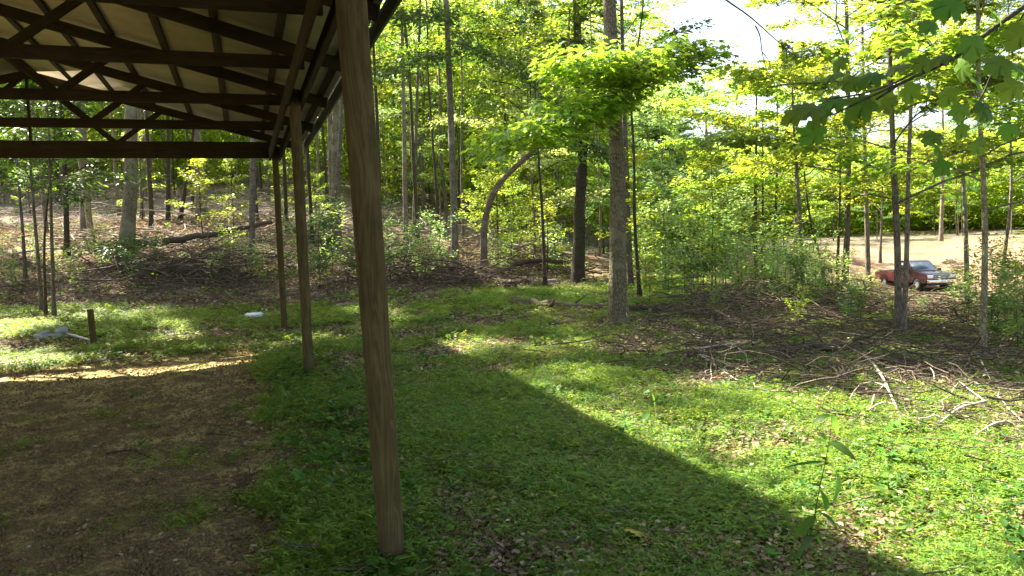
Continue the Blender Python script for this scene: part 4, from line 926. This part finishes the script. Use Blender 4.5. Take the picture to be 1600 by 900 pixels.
# masses of sticks
def stick_mass(name, label, pts_, n_, ln, r0, hz, rad, mat, seed):
    r_ = np.random.default_rng(seed); g = Geo(); pts_ = np.array(pts_)
    for i in range(n_):
        k = r_.integers(len(pts_)); c = pts_[k, :2] + r_.normal(0, rad, 2); z = g1(*c); hh = hz * math.exp(-((c - pts_[k, :2]) ** 2).sum() / (2 * (rad * 1.3) ** 2)) * r_.random()
        az = r_.uniform(0, 6.28); l_ = ln * r_.uniform(0.25, 1.4); tl = r_.normal(0, 0.12)
        d = np.array([cos(az), sin(az), tl]) * l_ / 2; b = np.append(c, z + hh + 0.03 + abs(tl) * l_ * 0.5)
        p = curve(b - d, b + d, 6, 0.05, r_, r_.normal(0, .08)); rr_ = r0 * r_.uniform(0.35, 1.3)
        g.tube(p, np.linspace(rr_, rr_ * 0.3, 6), 4, r_.random(), cap=False)
        for _ in range(r_.integers(0, 4)):
            j = r_.integers(1, 5); a2 = az + r_.choice([-1, 1]) * r_.uniform(0.4, 1.1); e = p[j] + np.array([cos(a2), sin(a2), r_.uniform(-.2, .6)]) * l_ * r_.uniform(.15, .4)
            g.tube(curve(p[j], e, 4, 0.1, r_), np.linspace(rr_ * 0.5, rr_ * 0.15, 4), 3, 0.5, cap=False)
    o = g.obj(name, M[mat]); return tag(o, label, "brush", None, 'stuff')
stick_mass("brush_pile", "heap of grey dead branches on the bank under the carport", [GD(px, d) for px, d in [(250, 20.5), (290, 20.3), (330, 20.8), (370, 21.2), (400, 21.5), (310, 22), (350, 23)]], 300, 2.4, 0.018, 0.55, 0.75, 'dead', 1)
stick_mass("brush_pile", "heap of dark branches left of the main trunk along the grass edge", [GD(px, d) for px, d in [(620, 19.5), (660, 19.3), (700, 19.5), (740, 19.5), (770, 20), (690, 21), (640, 21.5)]], 230, 1.8, 0.018, 0.35, 0.55, 'dead', 2)
stick_mass("brush_pile", "tangle of branches behind the dark vine covered trunk", [GD(px, d) for px, d in [(870, 27), (900, 28), (930, 33), (840, 29), (800, 27)]], 110, 2.2, 0.022, 0.5, 0.8, 'dead', 3)
bp = [GP(a, b) for a, b in [(1090, 560), (1150, 540), (1120, 515), (1200, 525), (1250, 560), (1230, 590), (1300, 600), (1330, 560), (1380, 600), (1420, 570), (1460, 620), (1500, 580), (1580, 600), (1280, 530), (1450, 545), (1040, 540), (1020, 510), (1100, 500), (1180, 505), (1260, 510), (1340, 520), (1400, 510), (1480, 530), (1560, 550), (1600, 580)]]
stick_mass("brush_pile", "low tangle of dead sticks spread over the slope at right", bp, 950, 0.85, 0.010, 0.2, 0.85, 'dead', 4)
stick_mass("brush_pile", "paler dry sticks on top of the tangle at right", bp[3:], 50, 0.7, 0.006, 0.10, 0.5, 'deadpale', 5)
stick_mass("brush_pile", "windrow of grey brush across the slope below the clearing", [GD(px, d) for px, d in [(1130, 17), (1200, 18), (1260, 17), (1330, 18), (1400, 19), (1460, 17), (1520, 18), (1580, 16), (1240, 20), (1360, 22)]], 800, 1.5, 0.015, 0.55, 0.8, 'dead', 6)
stick_mass("brush_pile", "scattered dead branches over the sunlit hillside at left", [GD(px, d) for px, d in zip(rf.uniform(-50, 780, 60), rf.uniform(25, 60, 60))], 620, 3.0, 0.03, 0.45, 1.6, 'deadmid', 7)

# ------------------------------------------------------------------ pickup truck
def paint(name, col): return plain(name, col, 0.3, 0.0, 0.06, 2, 0.6, 0, 0.8)
M['maroon'] = paint("maroon_paint", (0.13, 0.008, 0.022)); M['darkpaint'] = paint("dark_maroon_paint", (0.028, 0.008, 0.010))
M['glass'] = plain("tinted_glass", (0.02, 0.028, 0.035), 0.06, 0, 0.05, 2, 0.9, 0, 1.0); M['chrome'] = plain("chrome", (0.62, 0.62, 0.62), 0.22, 1.0, 0.05, 4)
M['rubber'] = plain("tyre_rubber", (0.02, 0.02, 0.02), 0.85, 0, 0.2, 8, 0.2); M['alloy'] = plain("polished_wheel", (0.65, 0.65, 0.65), 0.35, 0.8, 0.1, 4)
M['lamp'] = plain("headlight_lens", (0.75, 0.77, 0.78), 0.12, 0.2, 0.05, 4, 0.8); M['black'] = plain("black_plastic", (0.02, 0.02, 0.02), 0.6, 0, 0.1, 5)
M['amber'] = plain("amber_lens", (0.5, 0.16, 0.02), 0.25, 0, 0.05, 4)
def truck():
    d_ = 50.0; c = GD(1428, d_, 440); hd = math.atan2(-0.995, 0.11)
    t = empty("pickup_truck", c, hd, "maroon pickup truck with chrome grille and bumper parked on the bare dirt clearing", "pickup truck")
    def tp(g, nm, mt, bev=0.03, par=None): return g.obj(nm, mt, par or t, bevel=bev)
    def prism(prof, y0, y1, tuck=0.0):
        """side profile (x,z) extruded across y; upper points tucked in"""
        m = len(prof); zt = max(p[1] for p in prof); g = Geo()
        V = [];
        for s, y in ((-1, y0), (1, y1)):
            for (x, z) in prof: V.append((x, y - (tuck * max(0, (z - 0.95) / (zt - 0.95 + 1e-6)) * np.sign(y) if tuck else 0), z))
        Q = [(i, (i + 1) % m, m + (i + 1) % m, m + i) for i in range(m)]
        g.add(V, Q)
        cc = np.array(prof).mean(0); yy = [y0, y1]
        for s in (0, 1):
            base = np.array(V[s * m:(s + 1) * m]); W = np.vstack([base.mean(0), base]); e = np.arange(1, m + 1); f = np.roll(e, -1)
            g.add(W, np.stack([np.zeros(m, int), e, f] if s == 0 else [np.zeros(m, int), f, e], -1))
        return g
    def arch(cx, r, z0, n_=7): return [(cx + r * cos(a), z0 + r * sin(a)) for a in np.linspace(pi, 0, n_)]
    W_ = 0.98
    # bed with an open box and wheel arches
    prof = [(-2.75, 0.62)] + [(-2.13, 0.5)] + [(x, z) for x, z in arch(-1.72, 0.46, 0.48)] + [(-0.62, 0.45), (-0.62, 1.12), (-2.75, 1.12)]
    for y0, y1 in ((-W_, -W_ + 0.12), (W_ - 0.12, W_)): tp(prism(prof, y0, y1), "bed_side", M['maroon'])
    g = Geo(); g.box((-1.7, 0, 0.78), (1.02, 0, 0), (0, 0.86, 0), (0, 0, 0.03)); g.box((-0.66, 0, 0.95), (0.03, 0, 0), (0, 0.86, 0), (0, 0, 0.17)); tp(g, "bed_floor", M['black'], 0)
    g = Geo(); g.box((-2.74, 0, 0.87), (0.05, 0, 0), (0, 0.9, 0), (0, 0, 0.245)); tg = tp(g, "tailgate", M['maroon'])
    # lower cab and front
    prof = [(-0.58, 0.42), (0.9, 0.42)] + [(x, z) for x, z in arch(1.75, 0.47, 0.46)] + [(2.30, 0.46), (2.66, 0.55), (2.70, 1.0), (2.55, 1.08), (1.35, 1.16), (1.15, 1.14), (-0.58, 1.12)]
    tp(prism(prof, -W_, W_, 0.03), "body", M['darkpaint'], 0.05)
    g = Geo(); g.add([(1.22, -.88, 1.175), (2.5, -.8, 1.11), (2.62, -.78, 1.05), (2.62, .78, 1.05), (2.5, .8, 1.11), (1.22, .88, 1.175), (1.9, -.45, 1.185), (1.9, .45, 1.185)], [(0, 1, 6, 0)][:0] or [(0, 1, 4, 5), (1, 2, 3, 4)])
    tp(g, "hood", M['darkpaint'], 0)
    # cab
    prof = [(-0.55, 1.10), (1.22, 1.15), (0.52, 1.76), (0.30, 1.82), (-0.35, 1.82), (-0.50, 1.76)]
    tp(prism(prof, -0.9, 0.9, 0.17), "cab", M['darkpaint'], 0.03)
    def quad(nm, v, mt, par=None):
        v = [np.array(q, float) for q in v]; n_ = np.cross(v[1] - v[0], v[2] - v[0]); n_ /= np.linalg.norm(n_); g = Geo(); g.add([q + n_ * 0.012 for q in v] + [q - n_ * 0.01 for q in v], [(0, 1, 2, 3), (7, 6, 5, 4), (0, 4, 5, 1), (1, 5, 6, 2), (2, 6, 7, 3), (3, 7, 4, 0)]); return tp(g, nm, mt, 0, par)
    quad("windshield", [(1.16, -0.80, 1.20), (1.16, 0.80, 1.20), (0.57, 0.68, 1.72), (0.57, -0.68, 1.72)], M['glass'])
    quad("rear_window", [(-0.545, 0.74, 1.24), (-0.545, -0.74, 1.24), (-0.51, -0.66, 1.66), (-0.51, 0.66, 1.66)], M['glass'])
    for s in (-1, 1):
        def yy(z): return s * (0.905 - 0.17 * (z - 0.95) / (1.82 - 0.95))
        a = [(1.0, yy(1.2), 1.2), (0.50, yy(1.70), 1.70), (0.30, yy(1.70), 1.70), (0.30, yy(1.2), 1.2)]; b = [(0.22, yy(1.2), 1.2), (0.22, yy(1.70), 1.70), (-0.38, yy(1.70), 1.70), (-0.42, yy(1.2), 1.2)]
        quad("side_window", a if s > 0 else a[::-1], M['glass']); quad("side_window", b if s > 0 else b[::-1], M['glass'])
        g = Geo(); g.box((0.3, s * (W_ + 0.004), 0.78), (0.55, 0, 0), (0, 0.012, 0), (0, 0, 0.30)); dr = tp(g, "door", M['darkpaint'], 0.01)
        g = Geo(); g.box((-0.12, s * (W_ + 0.03), 0.98), (0.09, 0, 0), (0, 0.015, 0), (0, 0, 0.02)); tp(g, "door_handle", M['chrome'], 0, dr)
        g = Geo(); g.box((0.95, s * 1.10, 1.22), (0.05, 0, 0), (0, 0.11, 0), (0, 0, 0.09)); g.box((0.97, s * 0.97, 1.17), (0.02, 0, 0), (0, 0.05, 0), (0, 0, 0.02)); tp(g, "side_mirror", M['black'], 0.01)
        g = Geo(); g.box((2.70, s * 0.74, 0.90), (0.03, 0, 0), (0, 0.19, 0), (0, 0, 0.10)); tp(g, "headlight", M['lamp'], 0.01)
        g = Geo(); g.box((2.70, s * 0.74, 0.765), (0.025, 0, 0), (0, 0.19, 0), (0, 0, 0.03)); tp(g, "turn_signal", M['amber'], 0)
        g = Geo(); g.box((-2.77, s * 0.88, 0.92), (0.02, 0, 0), (0, 0.06, 0), (0, 0, 0.14)); tp(g, "tail_light", M['maroon'], 0)
        for cx in (1.75, -1.72):
            g = Geo(); a = np.linspace(0, 2 * pi, 25)[:-1]; pr = [(0.20, 0.13), (0.33, 0.13), (0.37, 0.09), (0.37, -0.09), (0.33, -0.13), (0.20, -0.13)]
            V = np.array([[(r_ * cos(q), y_, r_ * sin(q)) for q in a] for r_, y_ in pr]).reshape(-1, 3) + np.array([cx, s * 0.86, 0.37])
            k = 24; i = np.arange(5)[:, None] * k + np.arange(k)[None]; j = np.arange(5)[:, None] * k + (np.arange(k)[None] + 1) % k
            g.add(V, np.stack([i, j, j + k, i + k], -1).reshape(-1, 4)); wh = tp(g, "wheel", M['rubber'], 0)
            g = Geo(); V = np.array([(0, s * 0.06, 0)] + [(0.08 * cos(q), s * 0.09, 0.08 * sin(q)) for q in a] + [(0.215 * cos(q), s * (0.075 if n_ % 4 < 2 else 0.03), 0.215 * sin(q)) for n_, q in enumerate(a)]) + np.array([cx, s * 0.90, 0.37])
            e = np.arange(1, 25); f = np.roll(e, -1); g.add(V, np.stack([0 * e, e, f], -1)); g.Q.append(np.stack([e, e + 24, f + 24, f], -1)); tp(g, "rim", M['alloy'], 0, wh)
            g = Geo(); g.box((cx, s * 0.72, 0.55), (0.42, 0, 0), (0, 0.1, 0), (0, 0, 0.28)); tp(g, "wheel_well", M['black'], 0)
    g = Geo(); g.box((2.715, 0, 0.90), (0.03, 0, 0), (0, 0.54, 0), (0, 0, 0.125)); gr = tp(g, "grille", M['black'], 0.005)
    for z in (0.80, 0.90, 1.0): g = Geo(); g.box((2.755, 0, z), (0.015, 0, 0), (0, 0.55, 0), (0, 0, 0.022)); tp(g, "grille_bar", M['chrome'], 0, gr)
    g = Geo(); g.box((2.80, 0, 0.60), (0.09, 0, 0), (0, 0.99, 0), (0, 0, 0.105)); fb = tp(g, "front_bumper", M['chrome'], 0.03)
    g = Geo(); g.box((2.895, 0, 0.60), (0.008, 0, 0), (0, 0.16, 0), (0, 0, 0.06)); tp(g, "licence_plate", M['lamp'], 0, fb)
    g = Geo(); g.box((2.72, 0, 0.42), (0.10, 0, 0), (0, 0.85, 0), (0, 0, 0.07)); tp(g, "air_dam", M['black'], 0.02)
    g = Geo(); g.box((-2.86, 0, 0.58), (0.08, 0, 0), (0, 0.95, 0), (0, 0, 0.085)); tp(g, "rear_bumper", M['chrome'], 0.02)
    g = Geo(); g.box((0, 0, 0.45), (2.4, 0, 0), (0, 0.5, 0), (0, 0, 0.1)); tp(g, "chassis", M['black'], 0)
    g = Geo(); g.tube([(1.1, -0.85, 1.15), (1.0, -0.86, 1.9)], [0.008, 0.005], 4); tp(g, "antenna", M['black'], 0)
truck()

# ------------------------------------------------------------------ small things
# wooden stake
b = GP(147, 541); t_ = P(141, 486, np.dot(b - CP, FW)); g = Geo(); hd = t_ - b
g.box(hd / 2, (0.045, 0.012, 0), (-0.02, 0.05, 0), hd / 2 + np.array([0, 0, 0.03])); o = g.obj("wooden_stake", M['post'], bevel=0.006); o.location = b
tag(o, "short weathered wooden stake leaning at the far edge of the dirt floor", "stake")
M['greywhite'] = plain("weathered_white_metal", (0.42, 0.45, 0.46), 0.5, 0.0, 0.2, 9); M['palewhite'] = plain("pale_plastic", (0.68, 0.72, 0.78), 0.5, 0, 0.12, 9)
c = GP(80, 532); t = empty("gutter_scraps", c, 0.1, "heap of broken grey white gutter pieces lying in the grass at left", "scrap metal")
def chan(x0, y0, z0, ln, az, tl, w_=0.13, h_=0.09, nm="gutter_piece", th=0.006):
    g = Geo(); X = np.array([cos(az) * cos(tl), sin(az) * cos(tl), sin(tl)]); Y = np.array([-sin(az), cos(az), 0]); Z = np.cross(X, Y); o_ = np.array([x0, y0, z0])
    g.box(o_, X * ln / 2, Y * w_ / 2, Z * th); g.box(o_ + Y * w_ / 2 + Z * h_ / 2, X * ln / 2, Y * th, Z * (h_ / 2 - .001)); g.box(o_ - Y * w_ / 2 + Z * h_ / 2, X * ln / 2, Y * th, Z * (h_ / 2 - .001))
    o = g.obj(nm, M['greywhite'], t); return o
t.scale = (0.72, 0.72, 0.72)
chan(-0.20, 0.0, 0.13, 0.34, 0.2, 0.35); chan(0.02, 0.02, 0.07, 0.55, -0.1, 0.05); chan(0.24, 0.05, 0.17, 0.26, 0.3, 0.1, 0.2, 0.13); chan(-0.13, -0.08, 0.05, 0.3, 1.2, -0.1)
a = GP(98, 530) + [0, 0, .12]; b = GP(160, 541) + [0, 0, .03]; g = Geo(); g.tube(np.linspace(a, b, 5) - a, 0.02, 8); o = g.obj("metal_pipe", M['greywhite'], smooth=True); o.location = a
tag(o, "thin white pipe running from the gutter scraps past the wooden stake", "pipe")
a = GP(2, 560) + [0, 0, .04]; b = GP(52, 543) + [0, 0, .06]; g = Geo(); g.tube(np.linspace(a, b, 5) - a, 0.03, 8); o = g.obj("fallen_pole", M['dead'], smooth=True); o.location = a
tag(o, "dull pole half buried in the grass at the left edge", "pole")
c = GP(398, 499); g = Geo(); r_ = np.random.default_rng(3); an = np.linspace(0, 2 * pi, 15)[:-1]
ring = [(0.21 * cos(q) * r_.uniform(.85, 1.1), 0.16 * sin(q) * r_.uniform(.85, 1.1)) for q in an]
V = [(0, 0, 0.11)] + [(x_ * .7, y_ * .7, 0.10 + r_.normal(0, .01)) for x_, y_ in ring] + [(x_, y_, 0.07) for x_, y_ in ring] + [(x_, y_, -0.02) for x_, y_ in ring]
e = np.arange(1, 15); f = np.roll(e, -1); g.add(V, np.stack([0 * e, e, f], -1)); g.Q.append(np.stack([e, e + 14, f + 14, f], -1)); g.Q.append(np.stack([e + 14, e + 28, f + 28, f + 14], -1))
o = g.obj("white_lid", M['palewhite']); o.location = c; tag(o, "bluish white plastic lid lying flat in the sunlit grass behind the far posts", "lid")
def stone(px, py, s, mat, label, nm="rock"):
    c = GP(px, py); r_ = np.random.default_rng(int(px)); bm_ = []; g = Geo(); la = np.linspace(-pi / 2, pi / 2, 6); lo = np.linspace(0, 2 * pi, 9)[:-1]
    V = np.array([[(cos(a_) * cos(b_), cos(a_) * sin(b_), sin(a_) * 0.65) for b_ in lo] for a_ in la]) * r_.uniform(0.75, 1.2, (6, 8, 1)) * s; k = 8
    V[0] = V[0].mean(0); V[-1] = V[-1].mean(0)
    i = np.arange(5)[:, None] * k + np.arange(k)[None]; j = np.arange(5)[:, None] * k + (np.arange(k)[None] + 1) % k
    g.add(V.reshape(-1, 3), np.stack([i, j, j + k, i + k], -1).reshape(-1, 4)); o = g.obj(nm, mat); o.location = c + np.array([0, 0, s * 0.4]); tag(o, label, nm)
M['stone'] = plain("pale_stone", (0.42, 0.40, 0.36), 0.9, 0, 0.2, 12); M['darkst'] = plain("dark_clod", (0.06, 0.045, 0.03), 0.95, 0, 0.3, 12)
stone(262, 524, 0.06, M['stone'], "small pale rock in the grass at the far floor edge"); stone(328, 515, 0.05, M['darkst'], "small dark rock in the sunlit grass behind the dirt floor")
stone(262, 556, 0.04, M['darkst'], "dark stone on the sunlit far edge of the dirt floor"); stone(830, 888, 0.02, M['stone'], "tiny white pebble in the litter at the bottom of the photograph", "pebble")
stone(75, 674, 0.045, M['clod'], "large yellowish clod on the dirt floor at left"); stone(370, 668, 0.04, M['clod'], "low yellowish clod right of the forked stick on the dirt floor")

# big maple leaf shape for the bough that hangs into the picture
def maple_big(seed, droop):
    r_ = np.random.default_rng(seed)
    half = [(0.0, 0.0), (0.0, 0.14), (-0.08, 0.30), (0.02, 0.33), (0.06, 0.46), (0.20, 0.42), (0.27, 0.38), (0.36, 0.48), (0.50, 0.62), (0.55, 0.52), (0.66, 0.52), (0.62, 0.40), (0.62, 0.29), (0.72, 0.28), (0.76, 0.33), (0.86, 0.20), (0.91, 0.09), (1.04, 0.0)]
    out = half + [(x_, -y_) for x_, y_ in half[-2:0:-1]]
    out = np.array(out) * (1 + r_.normal(0, 0.03, (len(out), 1)))
    mid = out * 0.55 + np.array([0.33, 0]) * 0.45
    V = [(0.33, 0, 0)] + [(a, b_, 0) for a, b_ in mid] + [(a, b_, 0) for a, b_ in out]; V = np.array(V, float)
    V[:, 2] = -droop * (V[:, 0] - 0.2) ** 2 - 0.35 * np.abs(V[:, 1]) ** 1.5 + 0.05 * np.abs(np.sin(V[:, 1] * 9)) + r_.normal(0, 0.008, len(V))
    m_ = len(out); e = np.arange(1, m_ + 1); f = np.roll(e, -1); g = Geo(); g.add(V, np.stack([0 * e, e, f], -1), r_.random()); g.Q.append(np.stack([e, e + m_, f + m_, f], -1)); return g.mesh("leaf", M['leafnear'], True)
mb = [maple_big(k, 0.25 + 0.15 * k) for k in range(4)]
tw = P(1640, -15, 2.3); br_ = empty("maple_bough", tw, 0, "overhanging maple bough with large dark lobed leaves at the top right", "branch")
def twig(pl, r0, r1, nm="twig"):
    p = smooth(np.array([P(*q) for q in pl]) - tw, 12); g = Geo(); g.tube(p, np.linspace(r0, r1, 12), 6, 0.5); return g.obj(nm, M['barkdark'], br_, smooth=True)
twig([(1640, -15, 2.3), (1600, 10, 2.25), (1530, 60, 2.15), (1490, 95, 2.1), (1430, 118, 2.05), (1385, 142, 2.0), (1370, 155, 2.0)], 0.009, 0.003)
twig([(1490, 90, 2.1), (1450, 100, 2.0), (1400, 130, 1.95), (1340, 150, 1.9), (1290, 155, 1.9)], 0.004, 0.002)
twig([(1450, 102, 2.05), (1440, 115, 2.0), (1380, 142, 1.95), (1330, 165, 1.9), (1300, 180, 1.9)], 0.004, 0.002)
twig([(1600, 20, 2.25), (1582, 50, 2.3), (1570, 80, 2.35)], 0.003, 0.0015); twig([(1552, 110, 2.2), (1535, 150, 2.2), (1510, 185, 2.2), (1485, 208, 2.2)], 0.003, 0.0015)
LV = [(1480, 12, 62, 250), (1450, 40, 40, 200), (1560, 25, 42, 300), (1590, 60, 55, 260), (1520, 75, 55, 270), (1560, 100, 60, 240), (1500, 110, 46, 280), (1470, 90, 42, 200), (1440, 100, 40, 230), (1530, 130, 40, 300),
      (1400, 105, 46, 190), (1360, 120, 50, 200), (1330, 130, 46, 210), (1300, 118, 42, 190), (1375, 150, 52, 250), (1345, 165, 58, 230), (1300, 160, 56, 200), (1262, 170, 60, 190), (1238, 180, 46, 200), (1280, 183, 44, 240), (1330, 195, 34, 300),
      (1420, 145, 44, 260), (1455, 140, 38, 300), (1270, 212, 54, 250), (1390, 165, 38, 280), (1480, 150, 42, 240), (1500, 175, 38, 250), (1540, 170, 46, 290), (1455, 215, 44, 200), (1500, 205, 34, 250), (1580, 140, 50, 240), (1470, 235, 40, 310), (1595, 110, 45, 300), (1310, 100, 36, 220), (1410, 80, 34, 200), (1470, 262, 36, 250), (1530, 230, 34, 300), (1575, 205, 36, 230)]
rl = np.random.default_rng(8)
for i, (px, py, s, an_) in enumerate(LV):
    d_ = 2.05 + 0.15 * rl.standard_normal(); a = radians(an_) + rl.normal(0, 0.3)
    dr = cos(a) * RT * 1.0 + sin(a) * UP * 0.35 + FW * rl.uniform(-0.5, 0.5); dr[2] -= 0.35; dr /= np.linalg.norm(dr)
    nr = np.array([rl.normal(0, .35), -0.75 + rl.normal(0, .3), 0.8 + rl.normal(0, .2)]); y_ = np.cross(nr, dr); y_ /= np.linalg.norm(y_); z_ = np.cross(dr, y_)
    sz = s / FPX * d_ * 0.8; c = P(px, py, d_) - dr * sz * 0.45 - tw
    o = bpy.data.objects.new("leaf", mb[i % 4]); COL.objects.link(o); o.parent = br_
    o.matrix_local = Matrix(((dr[0] * sz, y_[0] * sz, z_[0] * sz, c[0]), (dr[1] * sz, y_[1] * sz, z_[1] * sz, c[1]), (dr[2] * sz, y_[2] * sz, z_[2] * sz, c[2]), (0, 0, 0, 1)))
# bare hanging twig against the sky
def sky_twig():
    a = P(1110, -20, 8); t = empty("hanging_twig", a, 0, "thin bare twig hanging in front of the sky above the bright trees", "branch")
    for pl, r0 in (([(1110, -20, 8), (1140, 5, 8), (1165, 20, 8), (1190, 42, 8), (1215, 65, 8), (1245, 90, 8)], 0.012), ([(1180, 40, 8), (1188, 55, 8), (1190, 80, 8), (1196, 105, 8), (1200, 120, 8)], 0.009), ([(1190, 80, 8), (1202, 95, 8), (1206, 115, 8)], 0.006)):
        p = smooth(np.array([P(*q) for q in pl]) - a, 12); g = Geo(); g.tube(p, np.linspace(r0, r0 * .3, 12), 5); g.obj("twig", M['barkdark'], t, smooth=True)
sky_twig()

# tall weeds
def simple_leaf(seed, wd, cur):
    n_ = 7; g = Geo(); V = []
    for i in range(n_):
        t = i / (n_ - 1); h = wd * (sin(pi * t ** 0.8) ** 0.9) if 0 < t < 1 else 0.0; z = -cur * t * t
        V += [(t, h, z + 0.15 * h), (t, 0, z), (t, -h, z + 0.15 * h)]
    F = []
    for i in range(n_ - 1):
        for k in (0, 1): a = i * 3 + k; F.append((a, a + 1, a + 4, a + 3))
    g.add(V, F, 0.4); return g.mesh("leaf", M['leafnear'], True)
sl_ = [simple_leaf(0, 0.17, 0.5), simple_leaf(1, 0.15, 0.25), simple_leaf(2, 0.10, 0.6), simple_leaf(3, 0.035, 0.3)]
def tall_weed(foot, stem, leaves, label, r0=0.0035):
    b = GP(*foot); d_ = float(np.dot(b - CP, FW)); t = empty("tall_weed", b, 0, label, "weed plant")
    p = np.vstack([[0, 0, 0]] + [P(px, py, d_) - b for px, py in stem]); p = smooth(p, 14); g = Geo(); g.tube(p, np.linspace(r0, r0 * 0.4, 14), 6); g.obj("stem", M['weed'], t, smooth=True)
    for i, (x0, y0, x1, y1) in enumerate(leaves):
        a = P(x0, y0, d_) - b; e = P(x1, y1, d_ + rl.uniform(-0.12, 0.12)) - b; sz = np.linalg.norm(e - a); dr = (e - a) / sz
        up = np.array([rl.normal(0, .2), -0.5, 0.9]); y_ = np.cross(up, dr); y_ /= np.linalg.norm(y_); z_ = np.cross(dr, y_)
        o = bpy.data.objects.new("leaf", sl_[3 if y1 == 717 else i % 3]); COL.objects.link(o); o.parent = t
        o.matrix_local = Matrix(((dr[0] * sz, y_[0] * sz, z_[0] * sz, a[0]), (dr[1] * sz, y_[1] * sz, z_[1] * sz, a[1]), (dr[2] * sz, y_[2] * sz, z_[2] * sz, a[2]), (0, 0, 0, 1)))
tall_weed((1245, 893), [(1270, 825), (1280, 765), (1290, 720), (1296, 690), (1300, 648)],
    [(1298, 648, 1270, 652), (1299, 648, 1316, 682), (1296, 690, 1270, 697), (1296, 690, 1334, 703), (1293, 722, 1226, 717), (1299, 728, 1340, 764), (1284, 762, 1268, 750), (1282, 765, 1300, 790), (1281, 800, 1318, 818), (1276, 806, 1240, 830), (1270, 835, 1290, 845), (1272, 838, 1248, 846), (1262, 855, 1290, 862), (1258, 862, 1225, 872)],
    "tall single stemmed weed with drooping pointed leaves in the lower right")
tall_weed((1014, 668), [(1016, 648), (1018, 625), (1016, 612)], [(1016, 612, 996, 610), (1017, 614, 1031, 640), (1017, 630, 1036, 618), (1015, 645, 1000, 655)], "small weed with two drooping leaves standing in the light band", 0.003)
tall_weed((1468, 832), [(1467, 812), (1468, 798)], [(1468, 798, 1486, 796), (1468, 798, 1452, 803), (1468, 805, 1478, 815)], "short weed with a folded leaf in the bright grass far right", 0.003)
tall_weed((432, 640), [(431, 618), (434, 600)], [(434, 600, 446, 612), (433, 603, 422, 610), (432, 615, 450, 626), (431, 620, 420, 632)], "upright broad leaved weed at the right edge of the dirt floor", 0.003)
tall_weed((560, 560), [(562, 545), (563, 530)], [(563, 530, 575, 540), (562, 534, 552, 542), (562, 545, 574, 553)], "leafy weed in the grass left of the nearest post's middle", 0.003)
# fallen leaf, yellow
yl = Geo(); V = mb[0]
o = bpy.data.objects.new("fallen_leaf", mb[1].copy()); COL.objects.link(o); M['yellowleaf'] = leaf_mat("yellow_leaf", (0.35, 0.30, 0.03), (0.42, 0.36, 0.04), (0.5, 0.42, 0.05), (0.5, 0.4, 0.05), 0.2); o.data.materials[0] = M['yellowleaf']
c = GP(988, 862); o.location = c + np.array([0, 0, .09]); o.scale = (.11,) * 3; o.rotation_euler = (0.2, 0.1, 1.0); tag(o, "yellow lobed fallen leaf resting on the grass at the bottom centre", "leaf")


# ------------------------------------------------------------------ every sapling, shrub and nearer tree is told apart by what it stands beside
LM = [(195, 23, "the stout grey trunk"), (330, 21, "the carport's branch heap"), (455, 13, "the two far carport posts"), (588, 4, "the nearest carport post"),
      (710, 22, "the straight slender grey trunk"), (755, 22, "the bent reddish trunk"), (851, 20, "the spindly tree by the pale log"), (903, 23, "the dark vine covered trunk"), (966, 13, "the lichened main trunk"),
      (1095, 33, "the bushy bright tree"), (1190, 29, "the trio of dark stems"), (1320, 25, "the pale trunked tree"), (1408, 13, "the twin stems before the pickup"), (1537, 11, "the slender right edge tree"), (72, 16, "the three slim bank saplings")]
WORD = {'shrub': ("leafy shrub", 200), 'sapling': ("small leafy sapling", 200), 'understory_tree': ("low spreading tree", 75), 'forest_tree': ("tall slender tree", 52)}
buck = {}
for o in list(COL.objects):
    if o.parent is None and o.get("group"):
        k = o.name.split(".")[0]
        if k not in WORD: continue
        px, py, d = pix(*[np.array([q]) for q in o.location]); px, d = float(px[0]), float(d[0])
        if d > WORD[k][1] or not -20 < px < 1620: continue
        l = min(LM, key=lambda q: abs(q[0] - px)); dx = px - l[0]
        rel = ("behind" if d > l[1] else "in front of") if abs(dx) < 14 else ("left of" if dx < 0 else "right of") + (" and beyond" if d > l[1] * 1.6 else "")
        buck.setdefault((WORD[k][0], rel, l[2]), []).append((px, o))
ORD = ["leftmost", "second", "third", "fourth", "fifth", "sixth", "seventh", "eighth", "ninth", "tenth", "eleventh", "twelfth"]
for (w_, rel, lm), lst in buck.items():
    lst.sort(key=lambda q: q[0])
    for i, (px, o) in enumerate(lst):
        if len(lst) == 1: o["label"] = f"{w_} {rel} {lm}"
        elif i < 12: o["label"] = f"{ORD[i]} {w_} {rel} {lm}"
